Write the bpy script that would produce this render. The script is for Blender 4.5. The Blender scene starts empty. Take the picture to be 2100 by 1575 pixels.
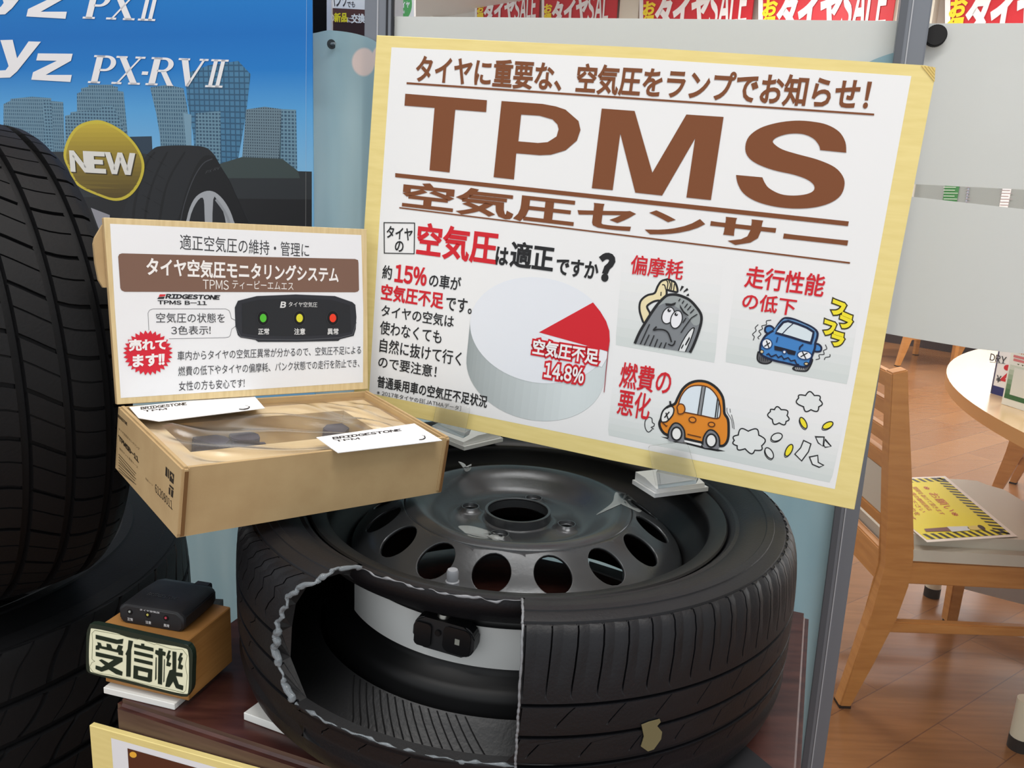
import bpy, bmesh, math, random
from mathutils import Vector, Matrix
from mathutils.geometry import tessellate_polygon
from mathutils.bvhtree import BVHTree

S = bpy.context.scene
COL = S.collection
PI = math.pi
rnd = random.Random(7)

# ------------------------------------------------------------------ camera
F_PX, W_PX, H_PX = 1700.0, 2100.0, 1575.0
PITCH, ROLL = math.radians(13.5), math.radians(2.8)
UP = Vector((math.sin(ROLL), -math.cos(ROLL) * math.cos(PITCH), -math.cos(ROLL) * math.sin(PITCH)))
ZC = Vector((0, 0, 1))
FW = (ZC - UP * UP.dot(ZC)).normalized()
XW = FW.cross(UP)
RM = Matrix((XW, FW, UP))                       # photograph axes (x right, y down, z forward) -> world
CAM = Vector((-0.0121, -0.7665, 0.4527))
cd = bpy.data.cameras.new('camera')
cd.sensor_width = 36.0
cd.lens = 36.0 * F_PX / W_PX
cd.clip_start, cd.clip_end = 0.02, 60
co = bpy.data.objects.new('camera', cd)
COL.objects.link(co)
right, upv, back = RM @ Vector((1, 0, 0)), RM @ Vector((0, -1, 0)), RM @ Vector((0, 0, -1))
co.matrix_world = Matrix(((right.x, upv.x, back.x, CAM.x), (right.y, upv.y, back.y, CAM.y),
                          (right.z, upv.z, back.z, CAM.z), (0, 0, 0, 1)))
S.camera = co

# ------------------------------------------------------------------ world, lights, exposure
S.view_settings.view_transform = 'Standard'
S.view_settings.look = 'None'
S.view_settings.gamma = 1.0
S.view_settings.use_curve_mapping = False
S.view_settings.exposure = 0.0
wd = bpy.data.worlds.new('shop_light')
S.world = wd
wd.use_nodes = True
wd.node_tree.nodes['Background'].inputs[0].default_value = (0.93, 0.97, 1.0, 1)
wd.node_tree.nodes['Background'].inputs[1].default_value = 0.95


def area(name, loc, target, sx, sy, power, col=(1, 0.98, 0.95)):
    l = bpy.data.lights.new(name, 'AREA')
    l.shape = 'RECTANGLE'
    l.size, l.size_y = sx, sy
    l.energy = power
    l.color = col
    o = bpy.data.objects.new(name, l)
    COL.objects.link(o)
    o.location = loc
    o.rotation_euler = (Vector(target) - Vector(loc)).to_track_quat('-Z', 'Y').to_euler()
    return o


area('ceiling_lamp_light', (0.4, -1.0, 2.42), (0.4, -1.0, 0), 1.3, 0.35, 30)
area('ceiling_lamp_light', (-1.4, -1.2, 2.42), (-1.4, -1.2, 0), 1.3, 0.35, 18)
area('ceiling_lamp_light', (0.0, 0.25, 2.42), (0.0, 0.25, 0), 1.3, 0.3, 16)
area('ceiling_lamp_light', (2.0, 1.6, 2.42), (2.0, 1.6, 0), 1.3, 0.35, 26)
area('ceiling_lamp_light', (2.6, 4.2, 2.42), (2.6, 4.2, 0), 1.3, 0.35, 55)
area('ceiling_lamp_light', (-0.2, 3.6, 2.42), (-0.2, 3.6, 0), 1.3, 0.35, 60)
area('ceiling_lamp_light', (1.2, 6.2, 2.42), (1.2, 6.2, 0), 1.3, 0.35, 60)  # added lamp, brightens the far wall and its posters
area('ceiling_lamp_light', (3.6, 3.9, 2.42), (3.6, 3.9, 0), 1.3, 0.35, 45)
area('daylight_window_light', (5.6, 3.2, 1.1), (1.5, 1.2, -0.4), 2.4, 1.6, 60, (0.95, 0.98, 1.0))


# ------------------------------------------------------------------ helpers
def lin(c):
    c = c / 255.0
    return c / 12.92 if c <= 0.04045 else ((c + 0.055) / 1.055) ** 2.4


def rgb(r, g, b):
    return (lin(r), lin(g), lin(b), 1.0)


MATS = {}


def mat(name, c, rough=0.5, spec=0.4, metal=0.0, noise=None, bump=None, alpha=None, coat=0.0):
    """Plain or noise-mottled surface. noise=(scale, other colour, (sx,sy,sz)); bump=(scale, strength)."""
    if name in MATS:
        return MATS[name]
    m = bpy.data.materials.new(name)
    m.use_nodes = True
    nt = m.node_tree
    b = nt.nodes['Principled BSDF']
    b.inputs['Base Color'].default_value = rgb(*c)
    b.inputs['Roughness'].default_value = rough
    b.inputs['Specular IOR Level'].default_value = spec
    b.inputs['Metallic'].default_value = metal
    if coat:
        b.inputs['Coat Weight'].default_value = coat
    tc = None
    if noise or bump:
        tc = nt.nodes.new('ShaderNodeTexCoord')
    if noise:
        sc, c2, st = noise
        mp = nt.nodes.new('ShaderNodeMapping')
        mp.inputs['Scale'].default_value = st
        n = nt.nodes.new('ShaderNodeTexNoise')
        n.inputs['Scale'].default_value = sc
        n.inputs['Detail'].default_value = 6
        r = nt.nodes.new('ShaderNodeValToRGB')
        r.color_ramp.elements[0].position = 0.35
        r.color_ramp.elements[1].position = 0.68
        r.color_ramp.elements[0].color = rgb(*c)
        r.color_ramp.elements[1].color = rgb(*c2)
        nt.links.new(tc.outputs['Object'], mp.inputs['Vector'])
        nt.links.new(mp.outputs[0], n.inputs['Vector'])
        nt.links.new(n.outputs['Fac'], r.inputs[0])
        nt.links.new(r.outputs[0], b.inputs['Base Color'])
    if bump:
        n2 = nt.nodes.new('ShaderNodeTexNoise')
        n2.inputs['Scale'].default_value = bump[0]
        n2.inputs['Detail'].default_value = 5
        bp = nt.nodes.new('ShaderNodeBump')
        bp.inputs['Strength'].default_value = bump[1]
        bp.inputs['Distance'].default_value = 0.002
        nt.links.new(tc.outputs['Object'], n2.inputs['Vector'])
        nt.links.new(n2.outputs['Fac'], bp.inputs['Height'])
        nt.links.new(bp.outputs[0], b.inputs['Normal'])
    if alpha is not None:
        b.inputs['Alpha'].default_value = alpha
    MATS[name] = m
    return m


def ink(r, g, b):
    return mat('print_%d_%d_%d' % (r, g, b), (r, g, b), 0.45, 0.3)


def sheer(name, c, clear, gloss=0.05, transl=0.5, rough=0.1):
    """Film or clear plastic: part clear, part scattering, with a weak gloss."""
    m = bpy.data.materials.new(name)
    m.use_nodes = True
    nt = m.node_tree
    nt.nodes.clear()
    out = nt.nodes.new('ShaderNodeOutputMaterial')
    tr = nt.nodes.new('ShaderNodeBsdfTransparent')
    di = nt.nodes.new('ShaderNodeBsdfDiffuse')
    tl = nt.nodes.new('ShaderNodeBsdfTranslucent')
    gl = nt.nodes.new('ShaderNodeBsdfGlossy')
    gl.inputs['Roughness'].default_value = rough
    di.inputs[0].default_value = rgb(*c)
    tl.inputs[0].default_value = rgb(*c)
    m1, m2, m3 = (nt.nodes.new('ShaderNodeMixShader') for _ in range(3))
    m1.inputs[0].default_value = transl
    nt.links.new(di.outputs[0], m1.inputs[1])
    nt.links.new(tl.outputs[0], m1.inputs[2])
    m2.inputs[0].default_value = clear
    nt.links.new(m1.outputs[0], m2.inputs[1])
    nt.links.new(tr.outputs[0], m2.inputs[2])
    fr = nt.nodes.new('ShaderNodeFresnel')
    fr.inputs[0].default_value = 1.45
    mu = nt.nodes.new('ShaderNodeMath')
    mu.operation = 'MULTIPLY'
    mu.inputs[1].default_value = gloss * 20
    mu.use_clamp = True
    nt.links.new(fr.outputs[0], mu.inputs[0])
    nt.links.new(mu.outputs[0], m3.inputs[0])
    nt.links.new(m2.outputs[0], m3.inputs[1])
    nt.links.new(gl.outputs[0], m3.inputs[2])
    nt.links.new(m3.outputs[0], out.inputs[0])
    return m


def mesh_obj(name, verts, faces, mats, fm=None, parent=None, smooth=None, matrix=None):
    me = bpy.data.meshes.new(name)
    me.from_pydata([tuple(v) for v in verts], [], faces)
    if not isinstance(mats, (list, tuple)):
        mats = [mats]
    for m in mats:
        me.materials.append(m)
    if fm:
        me.polygons.foreach_set('material_index', fm)
    if smooth is not None:
        me.polygons.foreach_set('use_smooth', [True] * len(me.polygons))
        me.update()
        me.set_sharp_from_angle(angle=math.radians(smooth))
    me.update()
    o = bpy.data.objects.new(name, me)
    COL.objects.link(o)
    if parent:
        o.parent = parent
    if matrix is not None:
        o.matrix_world = matrix
    return o


def bm_obj(name, bm, mats, parent=None, smooth=None, matrix=None):
    me = bpy.data.meshes.new(name)
    bmesh.ops.recalc_face_normals(bm, faces=bm.faces)
    bm.to_mesh(me)
    bm.free()
    if not isinstance(mats, (list, tuple)):
        mats = [mats]
    for m in mats:
        me.materials.append(m)
    if smooth is not None:
        me.polygons.foreach_set('use_smooth', [True] * len(me.polygons))
        me.set_sharp_from_angle(angle=math.radians(smooth))
    o = bpy.data.objects.new(name, me)
    COL.objects.link(o)
    if parent:
        o.parent = parent
    if matrix is not None:
        o.matrix_world = matrix
    return o


def tag(o, label, cat, group=None):
    o['label'] = label
    o['category'] = cat
    if group:
        o['group'] = group
    return o


def thing(name, label, cat, loc=(0, 0, 0), rz=0.0, group=None, matrix=None):
    o = bpy.data.objects.new(name, None)
    o.empty_display_size = 0.05
    COL.objects.link(o)
    o.location = loc
    o.rotation_euler = (0, 0, rz)
    if matrix is not None:
        o.matrix_world = matrix
    return tag(o, label, cat, group)


def struct(o):
    o['kind'] = 'structure'
    return o


def copy_tree(o, parent=None):
    c = o.copy()
    COL.objects.link(c)
    if parent:
        c.parent = parent
    for ch in list(o.children):
        copy_tree(ch, c)
    return c


def ray(p):
    return RM @ Vector(((p[0] - W_PX / 2) / F_PX, (p[1] - H_PX / 2) / F_PX, 1.0))


def at_z(p, z):
    d = ray(p)
    return CAM + d * ((z - CAM.z) / d.z)


def at_depth(p, d):
    return CAM + ray(p) * d


def on_plane(p, p0, n):
    d = ray(p)
    return CAM + d * ((p0 - CAM).dot(n) / d.dot(n))


class Plane:
    """A flat surface standing in the shop: origin, right, up, and a normal towards the shopper."""

    def __init__(self, o, u, v):
        self.o = Vector(o)
        self.u = Vector(u).normalized()
        v = Vector(v)
        self.v = (v - self.u * self.u.dot(v)).normalized()
        self.n = self.u.cross(self.v)
        self.m = Matrix(((self.u.x, self.v.x, self.n.x, self.o.x), (self.u.y, self.v.y, self.n.y, self.o.y),
                         (self.u.z, self.v.z, self.n.z, self.o.z), (0, 0, 0, 1)))

    def uv(self, p):
        w = on_plane(p, self.o, self.n) - self.o
        return (w.dot(self.u), w.dot(self.v))

    def shifted(self, d):
        return Plane(self.o + self.n * d, self.u, self.v)


def prism(pts, z0, z1, bevel=0.0, seg=2):
    """Closed solid from a 2-D outline."""
    bm = bmesh.new()
    a = [bm.verts.new((p[0], p[1], z0)) for p in pts]
    b = [bm.verts.new((p[0], p[1], z1)) for p in pts]
    n = len(pts)
    fa, fb = bm.faces.new(a[::-1]), bm.faces.new(b)
    for i in range(n):
        bm.faces.new((a[i], a[(i + 1) % n], b[(i + 1) % n], b[i]))
    if bevel:
        bmesh.ops.bevel(bm, geom=[e for e in bm.edges], offset=bevel, segments=seg, affect='EDGES', clamp_overlap=True)
    return bm


def box_bm(x0, y0, z0, x1, y1, z1, bevel=0.0, seg=2):
    return prism([(x0, y0), (x1, y0), (x1, y1), (x0, y1)], z0, z1, bevel, seg)


def add_box(bm, x0, y0, z0, x1, y1, z1):
    v = [bm.verts.new(p) for p in ((x0, y0, z0), (x1, y0, z0), (x1, y1, z0), (x0, y1, z0),
                                   (x0, y0, z1), (x1, y0, z1), (x1, y1, z1), (x0, y1, z1))]
    for f in ((0, 3, 2, 1), (4, 5, 6, 7), (0, 1, 5, 4), (1, 2, 6, 5), (2, 3, 7, 6), (3, 0, 4, 7)):
        bm.faces.new([v[i] for i in f])


def rounded(x0, y0, x1, y1, r, n=6):
    out = []
    for cx, cy, a0 in ((x1 - r, y1 - r, 0), (x0 + r, y1 - r, 90), (x0 + r, y0 + r, 180), (x1 - r, y0 + r, 270)):
        for k in range(n + 1):
            a = math.radians(a0 + 90 * k / n)
            out.append((cx + r * math.cos(a), cy + r * math.sin(a)))
    return out


def crom(pts, closed=True, n=6):
    out = []
    L = len(pts)
    for i in range(L if closed else L - 1):
        if closed:
            p0, p1, p2, p3 = pts[(i - 1) % L], pts[i], pts[(i + 1) % L], pts[(i + 2) % L]
        else:
            p0, p1, p2, p3 = pts[max(i - 1, 0)], pts[i], pts[i + 1], pts[min(i + 2, L - 1)]
        for k in range(n):
            t = k / n
            out.append(tuple(0.5 * (2 * p1[j] + (p2[j] - p0[j]) * t + (2 * p0[j] - 5 * p1[j] + 4 * p2[j] - p3[j]) * t * t
                                    + (3 * p1[j] - p0[j] - 3 * p2[j] + p3[j]) * t ** 3) for j in range(len(p1))))
    if not closed:
        out.append(tuple(pts[-1]))
    return out


def revolve(profile, n=128, closed=True, a0=0.0, a1=2 * PI):
    full = abs(a1 - a0 - 2 * PI) < 1e-6
    m = len(profile)
    rings = n if full else n + 1
    vs, fs = [], []
    for j in range(rings):
        a = a0 + (a1 - a0) * j / n
        c, s = math.cos(a), math.sin(a)
        vs += [(r * c, r * s, z) for r, z in profile]
    for j in range(n):
        k = (j + 1) % rings
        for i in range(m if closed else m - 1):
            i2 = (i + 1) % m
            fs.append((j * m + i, k * m + i, k * m + i2, j * m + i2))
    return vs, fs


def tube(path, radii, nseg=8):
    vs, fs = [], []
    P = [Vector(p) for p in path]
    for i, p in enumerate(P):
        t = (P[min(i + 1, len(P) - 1)] - P[max(i - 1, 0)]).normalized()
        a = t.orthogonal().normalized() if i == 0 else (a - t * a.dot(t)).normalized()
        b = t.cross(a)
        r = radii[i] if isinstance(radii, (list, tuple)) else radii
        vs += [p + (a * math.cos(2 * PI * k / nseg) + b * math.sin(2 * PI * k / nseg)) * r for k in range(nseg)]
    for i in range(len(P) - 1):
        for k in range(nseg):
            k2 = (k + 1) % nseg
            fs.append((i * nseg + k, i * nseg + k2, (i + 1) * nseg + k2, (i + 1) * nseg + k))
    fs.append(tuple(range(nseg))[::-1])
    fs.append(tuple((len(P) - 1) * nseg + k for k in range(nseg)))
    return vs, fs


# ------------------------------------------------------------------ lettering
GLYPH = {}


def glyph(ch):
    """Outline of one character at size 1: fill triangles, boundary strips for bold, ink box, advance."""
    if ch in GLYPH:
        return GLYPH[ch]
    narrow = 33 <= ord(ch) <= 126
    src = chr(ord(ch) + 0xFEE0) if narrow else ch
    c = bpy.data.curves.new('glyph', 'FONT')
    c.body = src
    c.size = 1.0
    c.resolution_u = 3
    c.fill_mode = 'FRONT'
    o = bpy.data.objects.new('glyph', c)
    COL.objects.link(o)
    bpy.context.view_layer.update()
    me = bpy.data.meshes.new_from_object(o.evaluated_get(bpy.context.evaluated_depsgraph_get()))
    bm = bmesh.new()
    bm.from_mesh(me)
    bmesh.ops.remove_doubles(bm, verts=bm.verts, dist=1e-5)
    bm.normal_update()
    bm.verts.index_update()
    vs = [(v.co.x, v.co.y) for v in bm.verts]
    fs = [tuple(v.index for v in f.verts) for f in bm.faces]
    nx = {}
    ed = []
    for e in bm.edges:
        if len(e.link_faces) == 1:
            a, b = e.verts
            d = b.co - a.co
            n = Vector((d.y, -d.x, 0)).normalized()
            mid = (a.co + b.co) / 2
            if (e.link_faces[0].calc_center_median() - mid).dot(n) > 0:
                n = -n
            ed.append((a.index, b.index))
            for k in (a.index, b.index):
                nx.setdefault(k, []).append(n)
    off = {}
    for k, l in nx.items():
        s = Vector((0, 0, 0))
        for n in l:
            s += n
        if s.length < 1e-6:
            s = l[0]
        s.normalize()
        q = max(0.45, s.dot(l[0]))
        off[k] = (s.x / q, s.y / q)
    bm.free()
    bpy.data.objects.remove(o)
    bpy.data.curves.remove(c)
    bpy.data.meshes.remove(me)
    if vs:
        x0, x1 = min(v[0] for v in vs), max(v[0] for v in vs)
    else:
        x0, x1 = 0, 0.3
    if narrow:
        vs = [(x - x0 + 0.04, y) for x, y in vs]
        adv = x1 - x0 + 0.10
    else:
        adv = 1.0 if vs else 0.35
    GLYPH[ch] = (vs, fs, ed, off, adv)
    return GLYPH[ch]


def lettering(s, bold=0.0, fit=True, tight=1.0):
    """Composite outline of a line; returns verts, faces."""
    V, Fc = [], []
    x = 0.0
    for ch in s:
        vs, fs, ed, off, adv = glyph(ch)
        if ch in (' ', '\u3000'):
            x += 0.35
            continue
        b = len(V)
        V += [(x + p[0], p[1]) for p in vs]
        Fc += [tuple(b + i for i in f) for f in fs]
        if bold:
            k0 = len(V)
            idx = {}
            for k, (ox, oy) in off.items():
                idx[k] = len(V)
                V.append((x + vs[k][0] + ox * bold, vs[k][1] + oy * bold))
            Fc += [(b + i, b + j, idx[j], idx[i]) for i, j in ed]
        x += adv * tight
    return V, Fc


class Print:
    """Ink on a plane. Points are given in photograph pixels and carried to the plane they are printed on."""

    def __init__(self, pl, lift=0.0002):
        self.pl, self.lift = pl, lift
        self.v, self.f, self.fm, self.mats = [], [], [], []
        self.k = 1.0

    def _mi(self, m):
        if m not in self.mats:
            self.mats.append(m)
        return self.mats.index(m)

    def _add(self, vs, fs, m, layer):
        b = len(self.v)
        z = self.lift * layer
        self.v += [(p[0], p[1], z) for p in vs]
        self.f += [tuple(b + i for i in f) for f in fs]
        self.fm += [self._mi(m)] * len(fs)

    def polyuv(self, pts, m, layer=1, holes=()):
        loops = [[Vector((p[0], p[1], 0)) for p in pts]] + [[Vector((p[0], p[1], 0)) for p in h] for h in holes]
        tri = tessellate_polygon(loops)
        flat = [p for l in loops for p in l]
        self._add(flat, tri, m, layer)

    def poly(self, pts, m, layer=1, holes=(), smooth=0):
        if smooth:
            pts = crom(pts, True, smooth)
            holes = [crom(h, True, smooth) for h in holes]
        self.polyuv([self.pl.uv(p) for p in pts], m, layer, [[self.pl.uv(p) for p in h] for h in holes])

    def line(self, pts, w, m, layer=2, closed=False, smooth=0):
        if smooth:
            pts = crom(pts, closed, smooth)
        n = len(pts)
        P = [Vector(p) for p in pts]
        a, b = [], []
        for i in range(n):
            q0 = P[(i - 1) % n] if closed else P[max(i - 1, 0)]
            q1 = P[(i + 1) % n] if closed else P[min(i + 1, n - 1)]
            t = q1 - q0
            if t.length < 1e-6:
                t = Vector((1, 0))
            t.normalize()
            nn = Vector((-t.y, t.x))
            k = 1.0
            if closed or 0 < i < n - 1:
                e = P[i] - q0
                if e.length > 1e-6:
                    e.normalize()
                    k = 1 / max(0.5, abs(Vector((-e.y, e.x)).dot(nn)))
            ww = w[i * (len(w) - 1) // max(1, n - 1)] if isinstance(w, (list, tuple)) else w
            ww = ww * self.k
            a.append(P[i] + nn * ww * 0.5 * k)
            b.append(P[i] - nn * ww * 0.5 * k)
        vs = [self.pl.uv(p) for p in a + b]
        fs = [(i, (i + 1) % n, n + (i + 1) % n, n + i) for i in range(n if closed else n - 1)]
        self._add(vs, fs, m, layer)

    def blob(self, pts, fill, edge, w, layer=1, smooth=5):
        self.poly(pts, fill, layer, smooth=smooth)
        self.line(pts, w, edge, layer + 1, closed=True, smooth=smooth)

    def ellipse(self, c, rx, ry, rot, fill, edge=None, w=1, layer=1, n=28):
        a = math.radians(rot)
        pts = [(c[0] + rx * math.cos(t) * math.cos(a) - ry * math.sin(t) * math.sin(a),
                c[1] + rx * math.cos(t) * math.sin(a) + ry * math.sin(t) * math.cos(a))
               for t in (2 * PI * k / n for k in range(n))]
        if fill:
            self.poly(pts, fill, layer)
        if edge:
            self.line(pts, w, edge, layer + 1, closed=True)

    def text(self, s, left, right, bottom, top, m, bold=0.0, layer=2, tight=1.0, shear=0.0):
        """Fit the ink of s between four pixels: u from left/right, v from bottom/top."""
        V, Fc = lettering(s, bold, tight=tight)
        V0, _ = lettering(s, 0.0, tight=tight)
        x0, x1 = min(p[0] for p in V0), max(p[0] for p in V0)
        y0, y1 = min(p[1] for p in V0), max(p[1] for p in V0)
        u0, u1 = self.pl.uv(left)[0], self.pl.uv(right)[0]
        v0, v1 = self.pl.uv(bottom)[1], self.pl.uv(top)[1]
        su, sv = (u1 - u0) / (x1 - x0), (v1 - v0) / (y1 - y0)
        self._add([(u0 + (x - x0) * su + (y - y0) * sv * shear, v0 + (y - y0) * sv) for x, y in V], Fc, m, layer)

    def text3(self, s, bl, br, tl, m, bold=0.0, layer=2, tight=1.0):
        """Fit s to a slanted box given by three pixels."""
        V, Fc = lettering(s, bold, tight=tight)
        V0, _ = lettering(s, 0.0, tight=tight)
        x0, x1 = min(p[0] for p in V0), max(p[0] for p in V0)
        y0, y1 = min(p[1] for p in V0), max(p[1] for p in V0)
        A, B, T = (Vector(self.pl.uv(p)) for p in (bl, br, tl))
        out = []
        for x, y in V:
            q = A + (B - A) * ((x - x0) / (x1 - x0)) + (T - A) * ((y - y0) / (y1 - y0))
            out.append((q.x, q.y))
        self._add(out, Fc, m, layer)

    def build(self, name, parent):
        o = mesh_obj(name, self.v, self.f, self.mats, self.fm, parent)
        return o


def Z(scale, ox, oy):
    """Points read in an enlarged cut of the photograph -> photograph pixels."""
    return lambda *pts: [(ox + x / scale, oy + y / scale) for x, y in pts]


def Z1(scale, ox, oy):
    return lambda x, y: (ox + x / scale, oy + y / scale)


# ------------------------------------------------------------------ the setting
FLOOR_Z = -0.70
SHELF_Z = -0.008
YAW = math.radians(-19.94)
DV = Vector((math.cos(YAW), math.sin(YAW), 0))       # along the display, towards the shopper on the right
NV = Vector((-math.sin(YAW), math.cos(YAW), 0))      # away from the shopper
ZV = Vector((0, 0, 1))


def wood_floor():
    m = bpy.data.materials.new('wood_floor')
    m.use_nodes = True
    nt = m.node_tree
    b = nt.nodes['Principled BSDF']
    tc = nt.nodes.new('ShaderNodeTexCoord')
    mp = nt.nodes.new('ShaderNodeMapping')
    mp.inputs['Rotation'].default_value = (0, 0, math.radians(-36))
    br = nt.nodes.new('ShaderNodeTexBrick')
    br.inputs['Scale'].default_value = 1.0
    br.inputs['Brick Width'].default_value = 0.9
    br.inputs['Row Height'].default_value = 0.15
    br.inputs['Mortar Size'].default_value = 0.0013
    br.inputs['Color1'].default_value = rgb(150, 104, 64)
    br.inputs['Color2'].default_value = rgb(136, 91, 55)
    br.inputs['Mortar'].default_value = rgb(112, 76, 54)
    mp2 = nt.nodes.new('ShaderNodeMapping')
    mp2.inputs['Rotation'].default_value = (0, 0, math.radians(-36))
    mp2.inputs['Scale'].default_value = (3, 40, 1)
    no = nt.nodes.new('ShaderNodeTexNoise')
    no.inputs['Scale'].default_value = 2.2
    no.inputs['Detail'].default_value = 8
    mx = nt.nodes.new('ShaderNodeMix')
    mx.data_type = 'RGBA'
    mx.blend_type = 'MULTIPLY'
    mx.inputs[0].default_value = 0.55
    rp = nt.nodes.new('ShaderNodeValToRGB')
    rp.color_ramp.elements[0].position = 0.3
    rp.color_ramp.elements[1].position = 0.7
    rp.color_ramp.elements[0].color = (0.62, 0.58, 0.55, 1)
    rp.color_ramp.elements[1].color = (1, 1, 1, 1)
    nt.links.new(tc.outputs['Object'], mp.inputs[0])
    nt.links.new(tc.outputs['Object'], mp2.inputs[0])
    nt.links.new(mp.outputs[0], br.inputs['Vector'])
    nt.links.new(mp2.outputs[0], no.inputs['Vector'])
    nt.links.new(no.outputs['Fac'], rp.inputs[0])
    nt.links.new(br.outputs['Color'], mx.inputs[6])
    nt.links.new(rp.outputs[0], mx.inputs[7])
    nt.links.new(mx.outputs[2], b.inputs['Base Color'])
    b.inputs['Roughness'].default_value = 0.24
    b.inputs['Specular IOR Level'].default_value = 0.45
    return m


bm = bmesh.new()
add_box(bm, -4, -2.2, FLOOR_Z - 0.1, 8, 13, FLOOR_Z)
struct(bm_obj('floor', bm, wood_floor()))
WALLM = mat('wall_cream', (214, 211, 203), 0.7, 0.2)
bm = bmesh.new()
add_box(bm, -4, -1.4, 2.5, 8, 13, 2.6)
struct(bm_obj('ceiling', bm, mat('ceiling_white', (232, 232, 228), 0.8, 0.1)))

# back wall: the diagonal x + y = 9.5 behind the seating corner
BW = Plane((4.75, 4.75, 0), (1, -1, 0), ZV)
bwm = BW.m
struct(bm_obj('wall_back', box_bm(-9.5, FLOOR_Z, -0.15, 4.5, 2.5, 0), WALLM, matrix=bwm))
struct(bm_obj('baseboard_back', box_bm(-9.5, FLOOR_Z, 0, 4.5, FLOOR_Z + 0.28, 0.03), mat('baseboard_dark', (58, 46, 44), 0.5), matrix=bwm))
struct(bm_obj('wall_right', box_bm(-2, FLOOR_Z, 0, 9, 2.5, 0.1), WALLM,
              matrix=Plane((7.8, 0, 0), (0, -1, 0), ZV).m))
# pillars between the posters
for i, (x0, x1) in enumerate(((860, 900), (1283, 1322), (1845, 1925))):
    u0, u1 = BW.uv((x0, 20))[0], BW.uv((x1, 20))[0]
    struct(bm_obj('trim_%d' % (i + 3), box_bm(u0, FLOOR_Z + 0.28, 0.0, u1, 2.5, 0.10), mat('pillar_cream', (226, 222, 206), 0.6), matrix=bwm))

# bright street window in the far wall, behind the frosted glass
wl0, wl1 = BW.uv((1985, 300)), BW.uv((2560, 90))
struct(bm_obj('window_3', box_bm(wl0[0], wl0[1], 0.0, wl1[0], wl1[1], 0.03), mat('window_frame', (226, 226, 226), 0.4), matrix=bwm))
wm = bpy.data.materials.new('daylight_pane')
wm.use_nodes = True
wm.node_tree.nodes['Principled BSDF'].inputs['Emission Color'].default_value = (0.95, 0.98, 1.0, 1)
wm.node_tree.nodes['Principled BSDF'].inputs['Emission Strength'].default_value = 2.6
bm_obj('window_pane', box_bm(wl0[0] + 0.05, wl0[1] + 0.05, 0.03, wl1[0] - 0.05, wl1[1] - 0.05, 0.034), wm, bpy.data.objects['window_3'])

# glazed partition behind the display
PP = Plane(NV * 0.36, DV, ZV)
ALU = mat('grey_aluminium', (122, 126, 134), 0.45, 0.5, 0.25)
ALU_SHADE = mat('grey_aluminium_shade', (92, 95, 102), 0.5, 0.5, 0.25)  # darker copy of the aluminium, side-face shade put into the colour
GLASS = sheer('clear_glass', (235, 240, 240), 0.995, 0.012)
FILM = sheer('frosted_film', (226, 229, 228), 0.055, 0.01, 0.35)


def post(name, a0, a1, b0, b1, z0, z1, edge=None):
    """A leaning-free post: its two edges run through pixels a0->b0 and a1->b1 of the photograph."""
    f = PP.shifted(z1)

    def at_v(p, q, v):
        (ua, va), (ub, vb) = f.uv(p), f.uv(q)
        return ua + (ub - ua) * (v - va) / (vb - va)
    pts = [(at_v(a0, b0, FLOOR_Z), FLOOR_Z), (at_v(a1, b1, FLOOR_Z), FLOOR_Z), (at_v(a1, b1, 2.5), 2.5), (at_v(a0, b0, 2.5), 2.5)]
    o = struct(bm_obj(name, prism(pts, z0, z1, 0.0015), ALU, matrix=PP.m))
    # the narrow groove and its pale gasket
    w = pts[1][0] - pts[0][0]
    for k, (t0, t1, m) in enumerate(edge or ()):
        q = [(pts[0][0] + w * t0, pts[0][1]), (pts[0][0] + w * t1, pts[0][1]), (pts[3][0] + w * t1, 2.5), (pts[3][0] + w * t0, 2.5)]
        bm_obj('gasket' if k else 'groove_or_shade', prism(q, z1 - 0.001, z1 + 0.0012), m, o)
    return o


post('trim_1', (747, 0), (804, 0), (741, 600), (795, 600), -0.03, 0.004,
     ((0.74, 0.79, mat('groove_dark', (34, 35, 40), 0.6)), (0.44, 0.48, mat('gasket_pale', (176, 178, 184), 0.5)), (0.93, 1.0, mat('groove_dark', (34, 35, 40)))))
post('trim_2', (1848, 0), (1913, 0), (1643, 1575), (1688, 1575), -0.03, 0.02,
     ((0.02, 0.30, ALU_SHADE), (0.47, 0.52, mat('gasket_pale', (176, 178, 184), 0.5))))  # first strip paints the shaded side face onto the front


def ub(p):
    return PP.uv(p)[0]


def pane(name, u0, u1, bands):
    o = struct(bm_obj(name, box_bm(u0, FLOOR_Z, -0.008, u1, 2.5, -0.002), GLASS, matrix=PP.m))
    for b in bands:
        bm_obj('frosted_film', prism(b, -0.0018, -0.0012), FILM, o)
    return o


def vb(p):
    return PP.uv(p)[1]


uL, uR = ub((797, 200)), ub((1860, 100))
pane('window_1', uL, uR, ([(uL, vb((805, 300))), (uR, vb((1850, 378))), (uR, vb((1842, 43))), (uL, vb((805, 33)))],))
p_uv = PP.uv
uE = ub((2100, 200)) + 0.9
t1, t0 = p_uv((2100, 47)), p_uv((1913, 47.6))
b1, b0 = p_uv((2100, 389)), p_uv((1880, 378))
c1, c0 = p_uv((2100, 429)), p_uv((1885, 405))


def ext(a, b, u):
    return (u, a[1] + (b[1] - a[1]) * (u - a[0]) / (b[0] - a[0]))


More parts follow.
